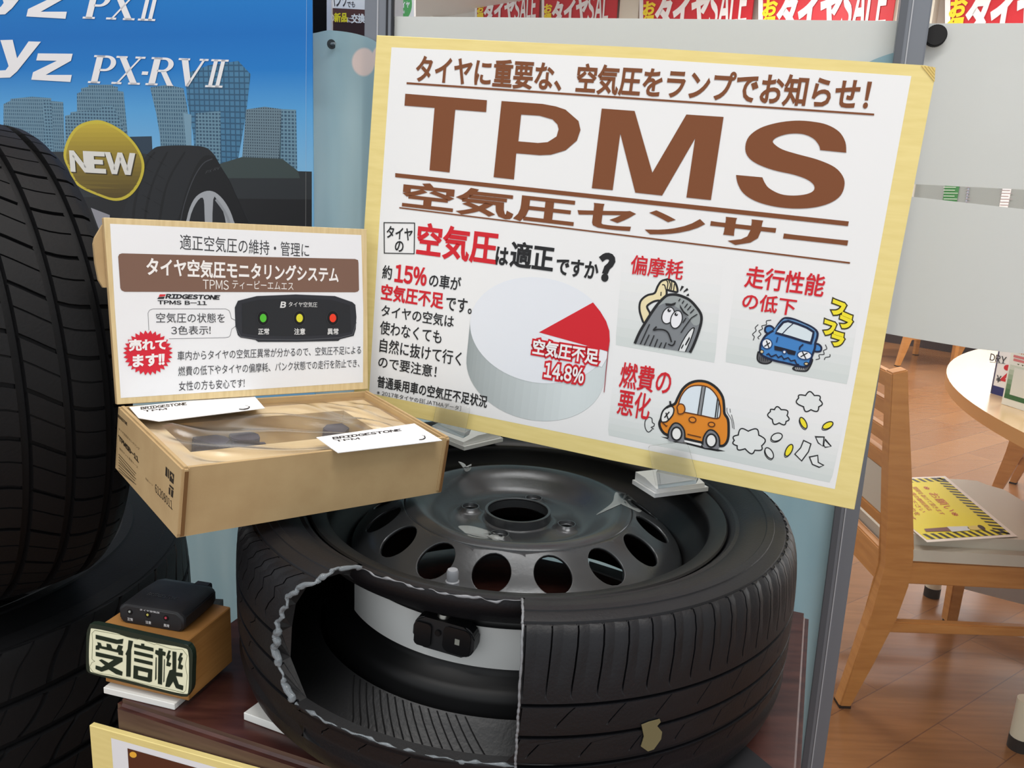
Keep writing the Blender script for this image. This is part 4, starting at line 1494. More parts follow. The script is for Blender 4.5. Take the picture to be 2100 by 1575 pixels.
def cutaway_wheel():
    root = thing('car_wheel', 'cutaway car wheel lying on the dark wooden stand, tyre sawn open at the front', 'wheel')
    prof, tags, n_out = section()
    SMP = [0.0, 0.044, 0.05, 0.11, 0.116, 0.30, 0.52, 0.525, 0.55, 0.555, 0.78]
    # whole part of the tyre
    vs, fs, n = tyre_rings(prof, tags, 78, SMP, cut_small, lambda r, z: A_R, lambda r, z: 2 * PI + a_cut(z, r) - A_R, False)
    m = len(prof)
    tri = tessellate_polygon([[Vector((r, z, 0)) for r, z in prof]])
    fm = []
    for f in fs:
        fm.append(1 if (f[0] % m) >= n_out - 1 and (f[0] % m) < m - 1 else 0)
    fs += [tuple(t) for t in tri] + [tuple((n - 1) * m + i for i in t)[::-1] for t in tri]
    fm += [1] * (2 * len(tri))
    # lower half that is left in the opening
    lo = [i for i in range(m) if (i < n_out and prof[i][1] <= SEAM_Z - 0.0005) or (i >= n_out and i <= n_out + 9)]
    lp, lt = [prof[i] for i in lo], [tags[i] for i in lo]
    lp = [(0.2648, SEAM_Z)] + lp
    lt = [None] + lt
    v2, f2, n2 = tyre_rings(lp, lt, 10, SMP, cut_small, lambda r, z: a_cut(z, r), lambda r, z: A_R - a_cut(z, r), False)
    b = len(vs)
    k0 = sum(1 for i in lo if i < n_out)
    vs += v2
    fs += [tuple(b + i for i in f) for f in f2]
    fm += [1 if (f[0] % len(lp)) > k0 else 0 for f in f2]
    # the upper bead ring that was left in place
    bp = [(0.199, 0.1435), (0.2035, 0.1535), (0.207, 0.1565), (0.2115, 0.1565), (0.2125, 0.153), (0.2115, 0.146), (0.206, 0.139), (0.198, 0.130), (0.190, 0.129), (0.189, 0.134)]
    v3, f3, n3 = tyre_rings(bp, [None] * len(bp), 40, [0.0], cut_small, lambda r, z: a_cut(z, r) - 0.02, lambda r, z: A_R - a_cut(z, r) + 0.03, False)
    b = len(vs)
    vs += v3
    fs += [tuple(b + i for i in f) for f in f3]
    fm += [0] * len(f3)
    tyre = mesh_obj('tyre', vs, fs, [RUBBER, RUBBER_IN], fm, root, smooth=32)
    # fine ridges moulded in the liner of the opening
    bm = bmesh.new()
    for k in range(15):
        a = A_R - math.radians(11.5 + 2.3 * k)
        pts = []
        for i, (r, z) in enumerate(((0.1955, 0.0434), (0.202, 0.0366), (0.208, 0.0296), (0.214, 0.0230), (0.224, 0.0152), (0.237, 0.0137), (0.2468, 0.0215), (0.2510, 0.034))):
            aa = a + 0.035 * i
            pts.append((r * math.cos(aa), r * math.sin(aa), z + 0.0002))
        v_, f_ = tube(pts, 0.00055, 5)
        q = [bm.verts.new(p) for p in v_]
        for f in f_:
            bm.faces.new([q[i] for i in f])
    bm_obj('liner_ridges', bm, mat('liner_dark', (18, 18, 19), 0.6, 0.2), tyre, smooth=60)

    # clear sealant along the sawn edges
    SEAL = mat('sealant_clear', (150, 158, 164), 0.14, 0.6, alpha=0.48, bump=(240, 0.4))
    SEAL2 = mat('sealant_grey', (122, 124, 128), 0.35, 0.5, bump=(200, 0.4))

    def cyl(r, z, a):
        return Vector((r * math.cos(a), r * math.sin(a), z))
    rr_ = random.Random(3)

    def wander(n, step):
        k = [rr_.random() for _ in range(n // step + 3)]
        o_ = []
        for i in range(n):
            j, t = divmod(i / step, 1.0)
            j = int(j)
            t = t * t * (3 - 2 * t)
            o_.append(k[j] + (k[j + 1] - k[j]) * t)
        return o_
    left = []
    # down the ragged side of the opening, over the bottom seam
    for r, z in [prof[i] for i in range(4, n_out) if prof[i][1] >= SEAM_Z and not (tags[i] is None and 0.259 < prof[i][0] < 0.262)]:
        left.append((r + 0.0006, z))
    dense = crom(left, False, 4)
    path = [cyl(r, z, a_cut(z, r) + 0.005 + 0.002 * math.sin(i * 0.31)) for i, (r, z) in enumerate(dense)]
    wl, wb = wander(len(path), 3), wander(len(path), 7)
    rad = [0.0004 + 0.0018 * wl[i] ** 1.5 + (0.0022 * wb[i] if 0.055 < p.z < 0.118 else 0.0006) for i, p in enumerate(path)]
    v_, f_ = tube(path, rad, 8)
    mesh_obj('sealant_bead', v_, f_, SEAL, parent=tyre, smooth=70)
    N_ = 110
    a0 = a_cut(SEAM_Z, 0.265)
    wa, wb = wander(N_ + 1, 4), wander(N_ + 1, 5)
    path = [cyl(0.2625 + 0.002 * wb[k], SEAM_Z + 0.0016 * (wa[k] - 0.5), a0 + (A_R - a0) * k / N_) for k in range(N_ + 1)]
    wl = wander(N_ + 1, 3)
    rad = [0.0003 + 0.0019 * wl[k] ** 1.8 for k in range(N_ + 1)]
    v_, f_ = tube(path, rad, 8)
    mesh_obj('sealant_bead', v_, f_, SEAL, parent=tyre, smooth=70)
    right = [prof[i] for i in range(4, n_out) if prof[i][1] >= SEAM_Z - 0.03 and not (tags[i] is None and 0.259 < prof[i][0] < 0.262)]
    dense = crom([(r + 0.0003, z) for r, z in right], False, 4)
    path = [cyl(r, z, A_R - 0.002 + 0.0008 * math.sin(i * 0.33)) for i, (r, z) in enumerate(dense)]
    rad = [0.0007 + 0.0004 * abs(math.sin(i * 0.6)) for i in range(len(path))]
    v_, f_ = tube(path, rad, 7)
    mesh_obj('sealant_bead', v_, f_, SEAL2, parent=tyre, smooth=70)
    a0 = a_cut(0.157, 0.212)
    wa, wb = wander(N_ + 1, 5), wander(N_ + 1, 6)
    path = [cyl(0.2110 + 0.0016 * wb[k], 0.1545 + 0.0028 * wa[k], a0 + (A_R - a0) * k / N_) for k in range(N_ + 1)]
    wl = wander(N_ + 1, 4)
    rad = [0.0002 + 0.0014 * wl[k] ** 2 for k in range(N_ + 1)]
    v_, f_ = tube(path, rad, 7)
    mesh_obj('sealant_bead', v_, f_, SEAL2, parent=tyre, smooth=70)

    # steel rim
    STEEL = mat('black_steel', (58, 60, 62), 0.27, 0.5, 0.55, noise=(8, (74, 76, 78), (1, 1, 1)), bump=(300, 0.04))
    DARK = mat('rim_black', (17, 17, 18), 0.45, 0.35, 0.0)
    outside = [(0.2005, 0.1520), (0.1985, 0.1485), (0.1885, 0.1450), (0.1868, 0.1420), (0.1862, 0.128), (0.1840, 0.1245), (0.1800, 0.1200), (0.1690, 0.1120), (0.1665, 0.1080), (0.1665, 0.0690),
               (0.1690, 0.0650), (0.1790, 0.0600), (0.1840, 0.0560), (0.1860, 0.0500), (0.1862, 0.0300), (0.1880, 0.0230), (0.1985, 0.0190), (0.2000, 0.0155)]
    inside = [(r - 0.0028 if 0.02 < z < 0.147 else r, z) for r, z in outside[::-1]]
    inside = [(0.1970, 0.0140), (0.1850, 0.0190)] + [(r, z) for r, z in inside[3:-3]] + [(0.1835, 0.1465), (0.1850, 0.1490), (0.1965, 0.1530), (0.1992, 0.1536)]
    v_, f_ = revolve(outside + inside, 160)
    rim = mesh_obj('rim', v_, f_, DARK, parent=root, smooth=40)
    # bright band painted round the drop centre, seen through the opening
    aL, aRr = math.radians(-150), math.radians(-80)
    v_, f_ = revolve([(0.1668, 0.0705), (0.1672, 0.0708), (0.1672, 0.1066), (0.1668, 0.1070)], 50, True, aL, aRr)
    mesh_obj('silver_band', v_, f_, mat('silver_paint', (236, 236, 233), 0.38, 0.5, 0.0), parent=root, smooth=30)['label'] = 'bright silver band'

    # pressed disc with vent holes and lug holes
    tab = [(0.0295, 0.1420), (0.0305, 0.1424), (0.0325, 0.1420), (0.0328, 0.1335), (0.0345, 0.1322), (0.040, 0.1318), (0.060, 0.1318), (0.066, 0.1322), (0.072, 0.1345), (0.080, 0.1405), (0.087, 0.1462), (0.094, 0.1502),
           (0.1005, 0.1520), (0.107, 0.1514), (0.112, 0.1494), (0.118, 0.1462), (0.126, 0.1416), (0.134, 0.1368), (0.142, 0.1315), (0.149, 0.1260), (0.155, 0.1200), (0.160, 0.1140), (0.1632, 0.1060)]

    def hgt(r):
        for (r0, z0), (r1, z1) in zip(tab, tab[1:]):
            if r <= r1:
                return z0 + (z1 - z0) * (r - r0) / max(1e-9, r1 - r0)
        return tab[-1][1]
    bm = bmesh.new()
    N = 128
    ph_v, ph_l = -2.5179 - PI / 16, 2.8093 - PI / 4

    def ringband(rs, ph):
        prev = None
        for r, z in rs:
            cur = [bm.verts.new((r * math.cos(ph + 2 * PI * k / N), r * math.sin(ph + 2 * PI * k / N), z)) for k in range(N)]
            if prev:
                for k in range(N):
                    bm.faces.new((prev[k], cur[k], cur[(k + 1) % N], prev[(k + 1) % N]))
            prev = cur

    def holes(cnt, r0, r1, rc, hr, ph, bumpf, levels):
        seg = N // cnt
        for s in range(cnt):
            b0 = ph + 2 * PI * s / cnt
            mid = b0 + PI / cnt
            bd = []
            nr = 10
            for k in range(seg):
                bd.append((b0 + 2 * PI * k / N, r0))
            for k in range(nr):
                bd.append((b0 + 2 * PI / cnt, r0 + (r1 - r0) * k / nr))
            for k in range(seg):
                bd.append((b0 + 2 * PI / cnt - 2 * PI * k / N, r1))
            for k in range(nr):
                bd.append((b0, r1 - (r1 - r0) * k / nr))
            prev = None
            for lv, (t, rad_) in enumerate(levels):
                cur = []
                for a, r in bd:
                    x, y_ = (a - mid) * rc, r - rc
                    ang = math.atan2(y_, x)
                    if rad_ is not None:
                        x, y_ = rad_ * math.cos(ang), rad_ * math.sin(ang)
                    elif t < 1:
                        x1, y1 = hr * math.cos(ang), hr * math.sin(ang)
                        x, y_ = x1 + (x - x1) * t, y1 + (y_ - y1) * t
                    aa, r_ = mid + x / rc, rc + y_
                    cur.append(bm.verts.new((r_ * math.cos(aa), r_ * math.sin(aa), hgt(r_) + bumpf(math.hypot(x, y_)))))
                if prev:
                    for k in range(len(cur)):
                        k2 = (k + 1) % len(cur)
                        bm.faces.new((prev[k], cur[k], cur[k2], prev[k2]))
                prev = cur
    ringband([(r, hgt(r)) for r in (0.0295, 0.0305, 0.0325, 0.0328, 0.0345, 0.036)], ph_l)
    boss = lambda d: (0.0050 if d < 0.0090 else 0.0050 * max(0.0, 1 - (d - 0.0090) / 0.0050) ** 1.5) - (0.0030 if d < 0.0072 else 0.0)
    holes(4, 0.036, 0.066, 0.0503, 0.0066, ph_l, boss, [(0, 0.0066), (0, 0.0071), (0, 0.0079), (0, 0.0089), (0, 0.0100), (0, 0.0115), (0, 0.0141), (1, None)])
    ringband([(r, hgt(r)) for r in (0.066, 0.069, 0.072, 0.076, 0.080, 0.0835, 0.087, 0.0905, 0.094, 0.097, 0.1005, 0.104, 0.107, 0.1095, 0.112)], ph_l)
    holes(16, 0.112, 0.151, 0.1316, 0.0168, ph_v, lambda d: 0.0, [(0, 0.0164), (0, 0.0168), (0.06, None), (0.35, None), (0.7, None), (1, None)])
    ringband([(r, hgt(r)) for r in (0.151, 0.155, 0.1575, 0.160, 0.1618, 0.1632)], ph_v)
    bmesh.ops.remove_doubles(bm, verts=bm.verts, dist=2e-5)
    bm.normal_update()
    for f in bm.faces:
        if f.normal.z < -0.05:
            f.normal_flip()
    me = bpy.data.meshes.new('wheel_disc')
    bm.to_mesh(me)
    bvh = BVHTree.FromBMesh(bm)
    bm.free()
    me.materials.append(STEEL)
    me.polygons.foreach_set('use_smooth', [True] * len(me.polygons))
    me.set_sharp_from_angle(angle=math.radians(50))
    disc = bpy.data.objects.new('wheel_disc', me)
    COL.objects.link(disc)
    disc.parent = root
    sd = disc.modifiers.new('sheet', 'SOLIDIFY')
    sd.thickness = 0.003
    sd.offset = -1

    # hot glue smears left on the disc
    GLUE = mat('glue_clear', (186, 190, 188), 0.25, 0.6, alpha=0.42)

    def smear(pts, name='glue_smear', th=0.0012):
        c = (sum(p[0] for p in pts) / len(pts), sum(p[1] for p in pts) / len(pts))
        ring = crom(pts, True, 5)
        bm = bmesh.new()
        rows = []
        for t, up in ((1.0, 0.0002), (0.86, th), (0.45, th * 1.1), (0.05, th)):
            row = []
            for p in ring:
                q = (c[0] + (p[0] - c[0]) * t, c[1] + (p[1] - c[1]) * t)
                d = ray(q).normalized()
                hit = bvh.ray_cast(CAM, d)
                w = hit[0] if hit[0] else CAM + d * 0.8
                row.append(bm.verts.new(w - d * up))
            rows.append(row)
        for a, b in zip(rows, rows[1:]):
            for k in range(len(a)):
                bm.faces.new((a[k], a[(k + 1) % len(a)], b[(k + 1) % len(a)], b[k]))
        bm.faces.new(rows[-1])
        bm_obj(name, bm, GLUE, root, smooth=60)['label'] = 'whitish smear of dried glue'
    g = Z(2.625, 660, 900)
    smear(g((735, 470), (800, 468), (880, 488), (950, 514), (984, 522), (960, 548), (900, 540), (800, 525), (765, 500)))
    smear(g((1590, 285), (1640, 295), (1700, 345), (1722, 385), (1700, 392), (1650, 350), (1600, 350), (1500, 400), (1480, 405), (1560, 345), (1575, 300)))
    smear(g((735, 122), (770, 135), (785, 160), (805, 135), (800, 165), (775, 175), (755, 150)))

    # direct sensor clamped on the band, with its valve
    th_ = math.radians(-111.0)
    ctr = Vector((0.1685 * math.cos(th_), 0.1685 * math.sin(th_), 0.0868))
    hit_d = ray((909, 1307))
    # centre of the body from its picture position on the band
    A_, B_, C_ = hit_d.x ** 2 + hit_d.y ** 2, CAM.x * hit_d.x + CAM.y * hit_d.y, CAM.x ** 2 + CAM.y ** 2 - 0.180 ** 2
    t_ = (-B_ - math.sqrt(B_ * B_ - A_ * C_)) / A_
    ctr = CAM + hit_d * t_
    th_ = math.atan2(ctr.y, ctr.x)
    outw = Vector((math.cos(th_), math.sin(th_), 0))
    tang = Vector((-math.sin(th_), math.cos(th_), 0))
    roll = math.radians(-3)
    ux = tang * math.cos(roll) + ZV * math.sin(roll)
    uz = ux.cross(outw) * -1
    uz = outw.cross(ux)
    M = Matrix(((ux.x, uz.x, -outw.x * -1, 0), (ux.y, uz.y, outw.y, 0), (ux.z, uz.z, outw.z, 0), (0, 0, 0, 1)))
    o_ = ctr - outw * 0.0095
    M = Matrix(((ux.x, uz.x, outw.x, o_.x), (ux.y, uz.y, outw.y, o_.y), (ux.z, uz.z, outw.z, o_.z), (0, 0, 0, 1)))
    SB = mat('sensor_black', (24, 24, 26), 0.42, 0.5)
    SB2 = mat('sensor_black_gloss', (16, 16, 18), 0.25, 0.5)
    sn = bm_obj('pressure_sensor', prism(rounded(-0.0265, -0.0135, 0.0265, 0.0135, 0.010, 6), -0.003, 0.0095, 0.0022, 3), SB, root, smooth=35)
    sn.matrix_world = M
    sn['label'] = 'black pressure sensor on the silver band'
    bm_obj('sensor_battery_cover', prism(rounded(-0.0245, -0.0115, -0.0100, 0.0090, 0.003), 0.0090, 0.0118, 0.0012), SB2, sn, smooth=35)
    bm_obj('sensor_cover', prism(rounded(0.0000, -0.0112, 0.0235, 0.0112, 0.0045), 0.0090, 0.0106, 0.0008), SB2, sn, smooth=35)
    bm_obj('sensor_screw', prism([(-0.0045 + 0.0028 * math.cos(k * PI / 8), 0.003 + 0.0028 * math.sin(k * PI / 8)) for k in range(16)], 0.009, 0.0115, 0.0006), SB2, sn, smooth=35)
    bm_obj('sensor_label', prism([(0.0105, -0.0025), (0.0145, -0.0025), (0.0145, 0.0025), (0.0105, 0.0025)], 0.0106, 0.0109), mat('sensor_sticker', (150, 150, 140), 0.6), sn)
    v_, f_ = tube([(-0.004, 0.011, 0.002), (-0.004, 0.0155, 0.001)], [0.0052, 0.0052], 18)
    mesh_obj('valve_nut', v_, f_, mat('valve_steel', (150, 148, 142), 0.3, 0.5, 0.9), parent=sn, smooth=40)
    # valve cap standing inside the rim
    cw_ = at_z((928, 1180), 0.146)
    base = Vector((cw_.x, cw_.y, 0.132))
    v_, f_ = revolve([(0.0, 0.0), (0.0042, 0.0), (0.0042, 0.0105), (0.0035, 0.0112), (0.0036, 0.017), (0.0030, 0.0185), (0.0, 0.0185)], 18)
    vc = mesh_obj('valve_cap', v_, f_, mat('valve_grey', (134, 137, 142), 0.4, 0.5), parent=root, smooth=30)
    vc.scale = (1.35, 1.35, 1.25)
    vc.location = base + Vector((0, 0, -0.004))
    vc['label'] = 'grey plastic valve cap'
    # torn scrap of tape on the tread
    tp = [(1315, 1486), (1330, 1480), (1352, 1474), (1354, 1480), (1347, 1488), (1357, 1500), (1355, 1515), (1340, 1536), (1328, 1540), (1314, 1530), (1320, 1510)]
    bm = bmesh.new()
    q = []
    for p in tp:
        d = ray(p)
        A_, B_, C_ = d.x ** 2 + d.y ** 2, CAM.x * d.x + CAM.y * d.y, CAM.x ** 2 + CAM.y ** 2 - 0.2660 ** 2
        q.append(CAM + d * ((-B_ - math.sqrt(B_ * B_ - A_ * C_)) / A_))
    lo_, hi_ = [bm.verts.new(w) for w in q], [bm.verts.new(w + Vector((w.x, w.y, 0)).normalized() * 0.0006) for w in q]
    bm.faces.new(lo_[::-1])
    bm.faces.new(hi_)
    for k in range(len(q)):
        bm.faces.new((lo_[k], lo_[(k + 1) % len(q)], hi_[(k + 1) % len(q)], hi_[k]))
    bm_obj('tape_scrap', bm, mat('old_tape', (112, 104, 74), 0.45, 0.4), tyre)['label'] = 'torn yellowish scrap of old tape'
    return root


WHEEL = cutaway_wheel()


def display_tyre(name, label, R, hw, grooves, gw, pitch_n, lat, matrix):
    """Whole tyre, axis along local z, tread with wide grooves and slanted cross cuts."""
    tread = []
    tg = []
    zs = sorted(grooves, reverse=True)
    edge = hw - 0.018
    prev = edge

    def crown(z):
        return R - 0.010 * (abs(z) / hw) ** 2.4
    for zg in zs + [None]:
        nxt = (zg + gw / 2) if zg is not None else -edge
        for i in range(4):
            z = prev + (nxt - prev) * i / 3
            tread.append((crown(z), z))
            tg.append('R')
        if zg is not None:
            tread += [(crown(zg) - 0.007, zg + gw * 0.38), (crown(zg) - 0.007, zg - gw * 0.38)]
            tg += [None, None]
            prev = zg - gw / 2
    r_in = R * 0.66
    up = [(r_in, hw * 0.70), (r_in + 0.006, hw * 0.82), (r_in + 0.014, hw * 0.90), (R * 0.76, hw * 0.985), (R * 0.763, hw * 1.0), (R * 0.80, hw * 1.01), (R * 0.805, hw * 0.995), (R * 0.86, hw * 0.985),
          (R * 0.915, hw * 0.95), (R * 0.918, hw * 0.962), (R * 0.935, hw * 0.94), (R - 0.014, hw - 0.010)]
    sh = [(crown(edge) - 0.0035, edge + 0.006)]
    outer = up + sh + tread + [(r, -z) for r, z in sh] + [(r, -z) for r, z in up[::-1]]
    tags = [None] * len(up) + ['R'] + tg + ['R'] + [None] * len(up)
    inner = [(r_in + 0.004, -hw * 0.62), (R * 0.78, -hw * 0.86), (R * 0.9, -hw * 0.80), (R - 0.022, -hw * 0.6), (R - 0.02, 0), (R - 0.022, hw * 0.6), (R * 0.9, hw * 0.80), (R * 0.78, hw * 0.86), (r_in + 0.004, hw * 0.62)]
    prof = outer + inner
    tags += [None] * len(inner)

    def cut(k, r, z, f, p):
        side = 1 if z > 0 else -1
        shf = z * lat + 0.006 * math.sin(z * 60)
        mid = abs(z) < grooves[-1] * 1.05 if False else False
        d = 0.0
        big = 0.06 <= f <= 0.14
        fine = 0.55 <= f <= 0.58
        if big and abs(z) < hw * 0.97:
            d = 0.0035
        elif fine:
            d = 0.0016
        return d, shf
    SM = [0.0, 0.055, 0.06, 0.14, 0.145, 0.34, 0.545, 0.55, 0.58, 0.585, 0.8]
    vs, fs, n = tyre_rings(prof, tags, pitch_n, SM, cut, lambda r, z: 0.0, lambda r, z: 2 * PI, True)
    o = mesh_obj(name, vs, fs, mat('tread_rubber', (17, 17, 19), 0.6, 0.22, bump=(380, 0.12)), smooth=33, matrix=matrix)
    return tag(o, label, 'tyre')


def look(axis, c):
    a = Vector(axis).normalized()
    x = a.orthogonal().normalized()
    y = a.cross(x)
    return Matrix(((x.x, y.x, a.x, c[0]), (x.y, y.y, a.y, c[1]), (x.z, y.z, a.z, c[2]), (0, 0, 0, 1)))


psi = math.radians(47.6)
s1 = 0.83
c1 = CAM + (Vector((-0.708, 0.251, 0.199)) - CAM) * s1
display_tyre('upright_tyre', 'big black tyre standing upright in front of the blue banner', 0.300 * s1, 0.100 * s1, (0.052, 0.017, -0.018, -0.053), 0.0085, 34, 0.35, look((math.cos(psi), math.sin(psi), 0), c1))
s2 = 1.146
c2 = CAM + (Vector((-0.669, 0.043, -0.044)) - CAM) * s2
T2 = display_tyre('lying_tyre', 'big black tyre lying flat beneath the upright tyre', 0.300 * s2, 0.095 * s2, (0.045, 0.0, -0.045), 0.010, 30, 0.6, look((0, 0, 1), c2))
# plinth that carries the two tyres, below the picture
zb = c2.z - 0.095 * s2 * 1.01
bm = bmesh.new()
add_box(bm, c2.x - 0.3, c2.y - 0.3, FLOOR_Z, c2.x + 0.3, c2.y + 0.3, zb)
tag(bm_obj('display_plinth', bm, mat('plinth_black', (24, 24, 26), 0.6)), 'black plinth that carries the two big tyres', 'plinth')


# ------------------------------------------------------------------ open carton with its header card
def euler_zxy(yaw, pitch, roll):
    return Matrix.Rotation(yaw, 3, 'Z') @ Matrix.Rotation(pitch, 3, 'X') @ Matrix.Rotation(roll, 3, 'Y')


BXR = euler_zxy(math.radians(42.152), math.radians(5.371), math.radians(4.2245))
BXO = Vector((-0.2609, -0.1840, 0.1798))
BW_, BD_, BH_ = 0.2522, 0.1447, 0.0569
BXM = BXR.to_4x4()
BXM.translation = BXO


def bx(p, z):
    """Pixel -> carton coordinates on the level z above the carton's floor."""
    n = BXR @ Vector((0, 0, 1))
    w = on_plane(p, BXO + n * z, n)
    return BXR.transposed() @ (w - BXO)


def carton():
    KR = mat('kraft_card', (190, 163, 121), 0.75, 0.2, noise=(30, (181, 153, 112), (1, 1, 1)), bump=(500, 0.05))
    KR2 = mat('kraft_inside', (228, 206, 164), 0.7, 0.2, noise=(26, (220, 197, 154), (1, 1, 1)))
    EDG = mat('card_edge', (120, 88, 56), 0.9, 0.1)
    root = thing('carton_box', 'open kraft carton with header card sitting on the edge of the cut tyre', 'box', matrix=BXM)
    t = 0.003
    W, D, H = BW_, BD_, BH_
    bm = bmesh.new()
    add_box(bm, 0, 0, 0, W, D, t)
    add_box(bm, 0.004, 0, t, W - 0.004, t, H)                      # front wall
    add_box(bm, 0, D - t, t, W, D, H)
    tr = bm_obj('tray', bm, KR, root)
    for x0, x1 in ((0.0, 0.0062), (W - 0.0062, W)):
        bm = box_bm(x0, -0.0025, 0.0012, x1, D, H + 0.0012, 0.0018, 2)
        bm_obj('side_wall', bm, KR, root, smooth=40)
        add = bmesh.new()
        add_box(add, x0 + 0.0016, -0.0029, 0.002, x1 - 0.0016, -0.0026, H - 0.002)
        bm_obj('cut_edge', add, EDG, tr)
    # inner insert: a platform with a large well and a thumb hole
    zt = H - 0.0085
    f0 = bx((391, 927), zt)
    xr = bx((771, 883), zt).x
    yb_ = D - 0.030
    well = [(f0.x, f0.y), (xr, f0.y), (xr, yb_), (f0.x, yb_)]
    tc_ = bx((671, 931), zt)
    oval = [(tc_.x + 0.0085 * math.cos(2 * PI * k / 20), max(t + 0.0056, tc_.y) + 0.0045 * math.sin(2 * PI * k / 20)) for k in range(20)]
    outer = [(0.0062, t), (W - 0.0062, t), (W - 0.0062, D - t), (0.0062, D - t)]
    loops = [[Vector((x, y, 0)) for x, y in l] for l in (outer, well, oval)]
    tri = tessellate_polygon(loops)
    flat = [p for l in loops for p in l]
    vs = [(p.x, p.y, zt) for p in flat]
    fs = [tuple(x) for x in tri]
    for l, depth in ((well, 0.043), (oval, 0.012)):
        b = len(vs)
        n = len(l)
        vs += [(x, y, zt) for x, y in l] + [(x, y, zt - depth) for x, y in l]
        fs += [(b + k, b + (k + 1) % n, b + n + (k + 1) % n, b + n + k) for k in range(n)]
        fs.append(tuple(b + n + k for k in range(n)))
    mesh_obj('insert', vs, fs, KR2, parent=root)['label'] = 'paler card insert with a well'
    # shrink film drawn over the top, wrinkled along the diagonal
    FLM = sheer('shrink_film', (250, 248, 240), 0.95, 0.09, 0.3, 0.2)
    nx, ny = 90, 60
    vs, fs = [], []
    for i in range(nx + 1):
        for j in range(ny + 1):
            x, y = 0.008 + (W - 0.016) * i / nx, 0.004 + (D - 0.009) * j / ny
            q = x * 0.62 + y * 0.78
            e = min(1, min(i, nx - i) / 8, min(j, ny - j) / 8)
            z = H - 0.0042 + e * (0.0014 * math.sin(q * 190 + 4 * math.sin(x * 30)) + 0.0018 * math.sin(q * 97 + y * 55) + 0.0008 * math.sin((x - y) * 60))
            vs.append((x, y, min(z, H - 0.0002)))
    for i in range(nx):
        for j in range(ny):
            a = i * (ny + 1) + j
            fs.append((a, a + ny + 1, a + ny + 2, a + 1))
    mesh_obj('shrink_film', vs, fs, FLM, parent=root, smooth=180)['label'] = 'clear wrinkled shrink film'
    # printing on the end panel
    Mw = BXM
    left = Plane(Mw @ Vector((0, D, 0)), BXR @ Vector((0, -1, 0)), BXR @ Vector((0, 0, 1)))
    pr = Print(left, 0.0002)
    K, K2 = ink(52, 44, 34), ink(96, 82, 60)
    z = Z(4.921, 200, 800)
    a = Z1(4.921, 200, 800)
    pr.text3('BRIDGESTONE', a(205, 268), a(300, 358), a(205, 240), K, 0.04, 1)
    pr.text3('タイヤ空気圧モニタリング', a(215, 400), a(425, 612), a(215, 375), K2, 0.0, 1)
    pr.text3('TPMSB-11', a(220, 505), a(415, 732), a(215, 455), K, 0.06, 1)
    pr.text3('取付キット専用ケース', a(225, 600), a(410, 795), a(222, 575), K2, 0.0, 1)
    for k in range(7):
        pr.line(z((215, 645 + k * 28), (390 - 10 * (k % 3), 845 + k * 18)), 1.1, K2, 1)
    pr.text3('製品コード', a(487, 900), a(560, 975), a(487, 880), K2, 0.0, 1)
    pr.text3('61208011', a(585, 1028), a(757, 1212), a(582, 940), K, 0.0, 1)
    for q in (((690, 770), (708, 788), (706, 880), (686, 860)), ((714, 792), (724, 802), (722, 895), (712, 886)), ((732, 812), (775, 852), (768, 950), (728, 912))):
        pr.poly(z(*q), K, 1)
    pr.line(z((738, 870), (752, 850), (766, 895)), 1.4, KR, 2)
    for q in (((728, 950), (770, 990), (768, 1010), (727, 968)), ((722, 980), (738, 990), (734, 1060), (720, 1046)), ((748, 1000), (768, 1018), (762, 1088), (742, 1070))):
        pr.poly(z(*q), K, 1)
    # the ink sits on the left side wall
    inv = BXM.inverted() @ left.m
    o = pr.build('printed_text', root)
    o.matrix_local = inv
    # header: the raised lid with the printed card, and the tuck flap behind it
    U = (BXR @ Vector((1, 0, 0))).normalized()
    V0 = (ZV - U * ZV.dot(U)).normalized()
    N0 = U.cross(V0)
    lean = math.radians(6)
    LP = Plane(Mw @ Vector((0, D, H + 0.0016)), U, V0 * math.cos(lean) - N0 * math.sin(lean))
    invl = BXM.inverted() @ LP.m
    corners = [LP.uv(p) for p in ((241, 831), (755, 799), (752, 470), (213, 446))]
    corners[0] = (corners[0][0], max(corners[0][1], 0.0006))
    corners[1] = (corners[1][0], max(corners[1][1], 0.0006))
    lidc = [(corners[0][0], 0.0002), (corners[1][0], 0.0002)] + corners[2:]
    lid = bm_obj('lid', prism(lidc, -0.0062, -0.0014, 0.0005, 1), KR, root)
    lid.matrix_local = invl
    ear = [LP.uv(p) for p in ((216, 460), (200, 487), (197, 500), (201, 540), (208, 575), (217, 590), (232, 590), (230, 460))]
    er = bm_obj('tuck_flap', prism(ear, -0.0105, -0.0066), KR, root)
    er.matrix_local = invl
    card = bm_obj('header_card', prism(corners, -0.0013, 0.0, 0.0003, 1), mat('card_woodgrain', (226, 204, 158), 0.5, 0.3, noise=(10, (212, 187, 138), (24, 2.5, 2.5))), root)
    card.matrix_local = invl
    card['label'] = 'printed header card with a pale wood border'
    p = Print(LP, 0.0002)
    a = Z1(3.62, 200, 440)
    z = Z(3.62, 200, 440)
    W0 = ink(238, 239, 242)
    p.poly(z((92, 68), (1000, 110), (1957, 152), (1972, 700), (1970, 1245), (1000, 1308), (172, 1362), (128, 700)), W0, 1)
    GR = ink(58, 58, 62)
    p.text('適正空気圧の維持・管理に', a(612, 260), a(1570, 270), a(612, 262), a(612, 145), GR, 0.0, 2)
    band = z((152, 312), (160, 295), (180, 288), (1040, 310), (1910, 330), (1932, 338), (1936, 360), (1940, 560), (1930, 572), (1910, 577), (1040, 575), (200, 573), (178, 563), (168, 545))
    p.poly(band, ink(126, 96, 82), 2)
    p.text('タイヤ空気圧モニタリングシステム', a(366, 460), a(1785, 470), a(700, 463), a(700, 338), ink(244, 240, 238), 0.028, 3)
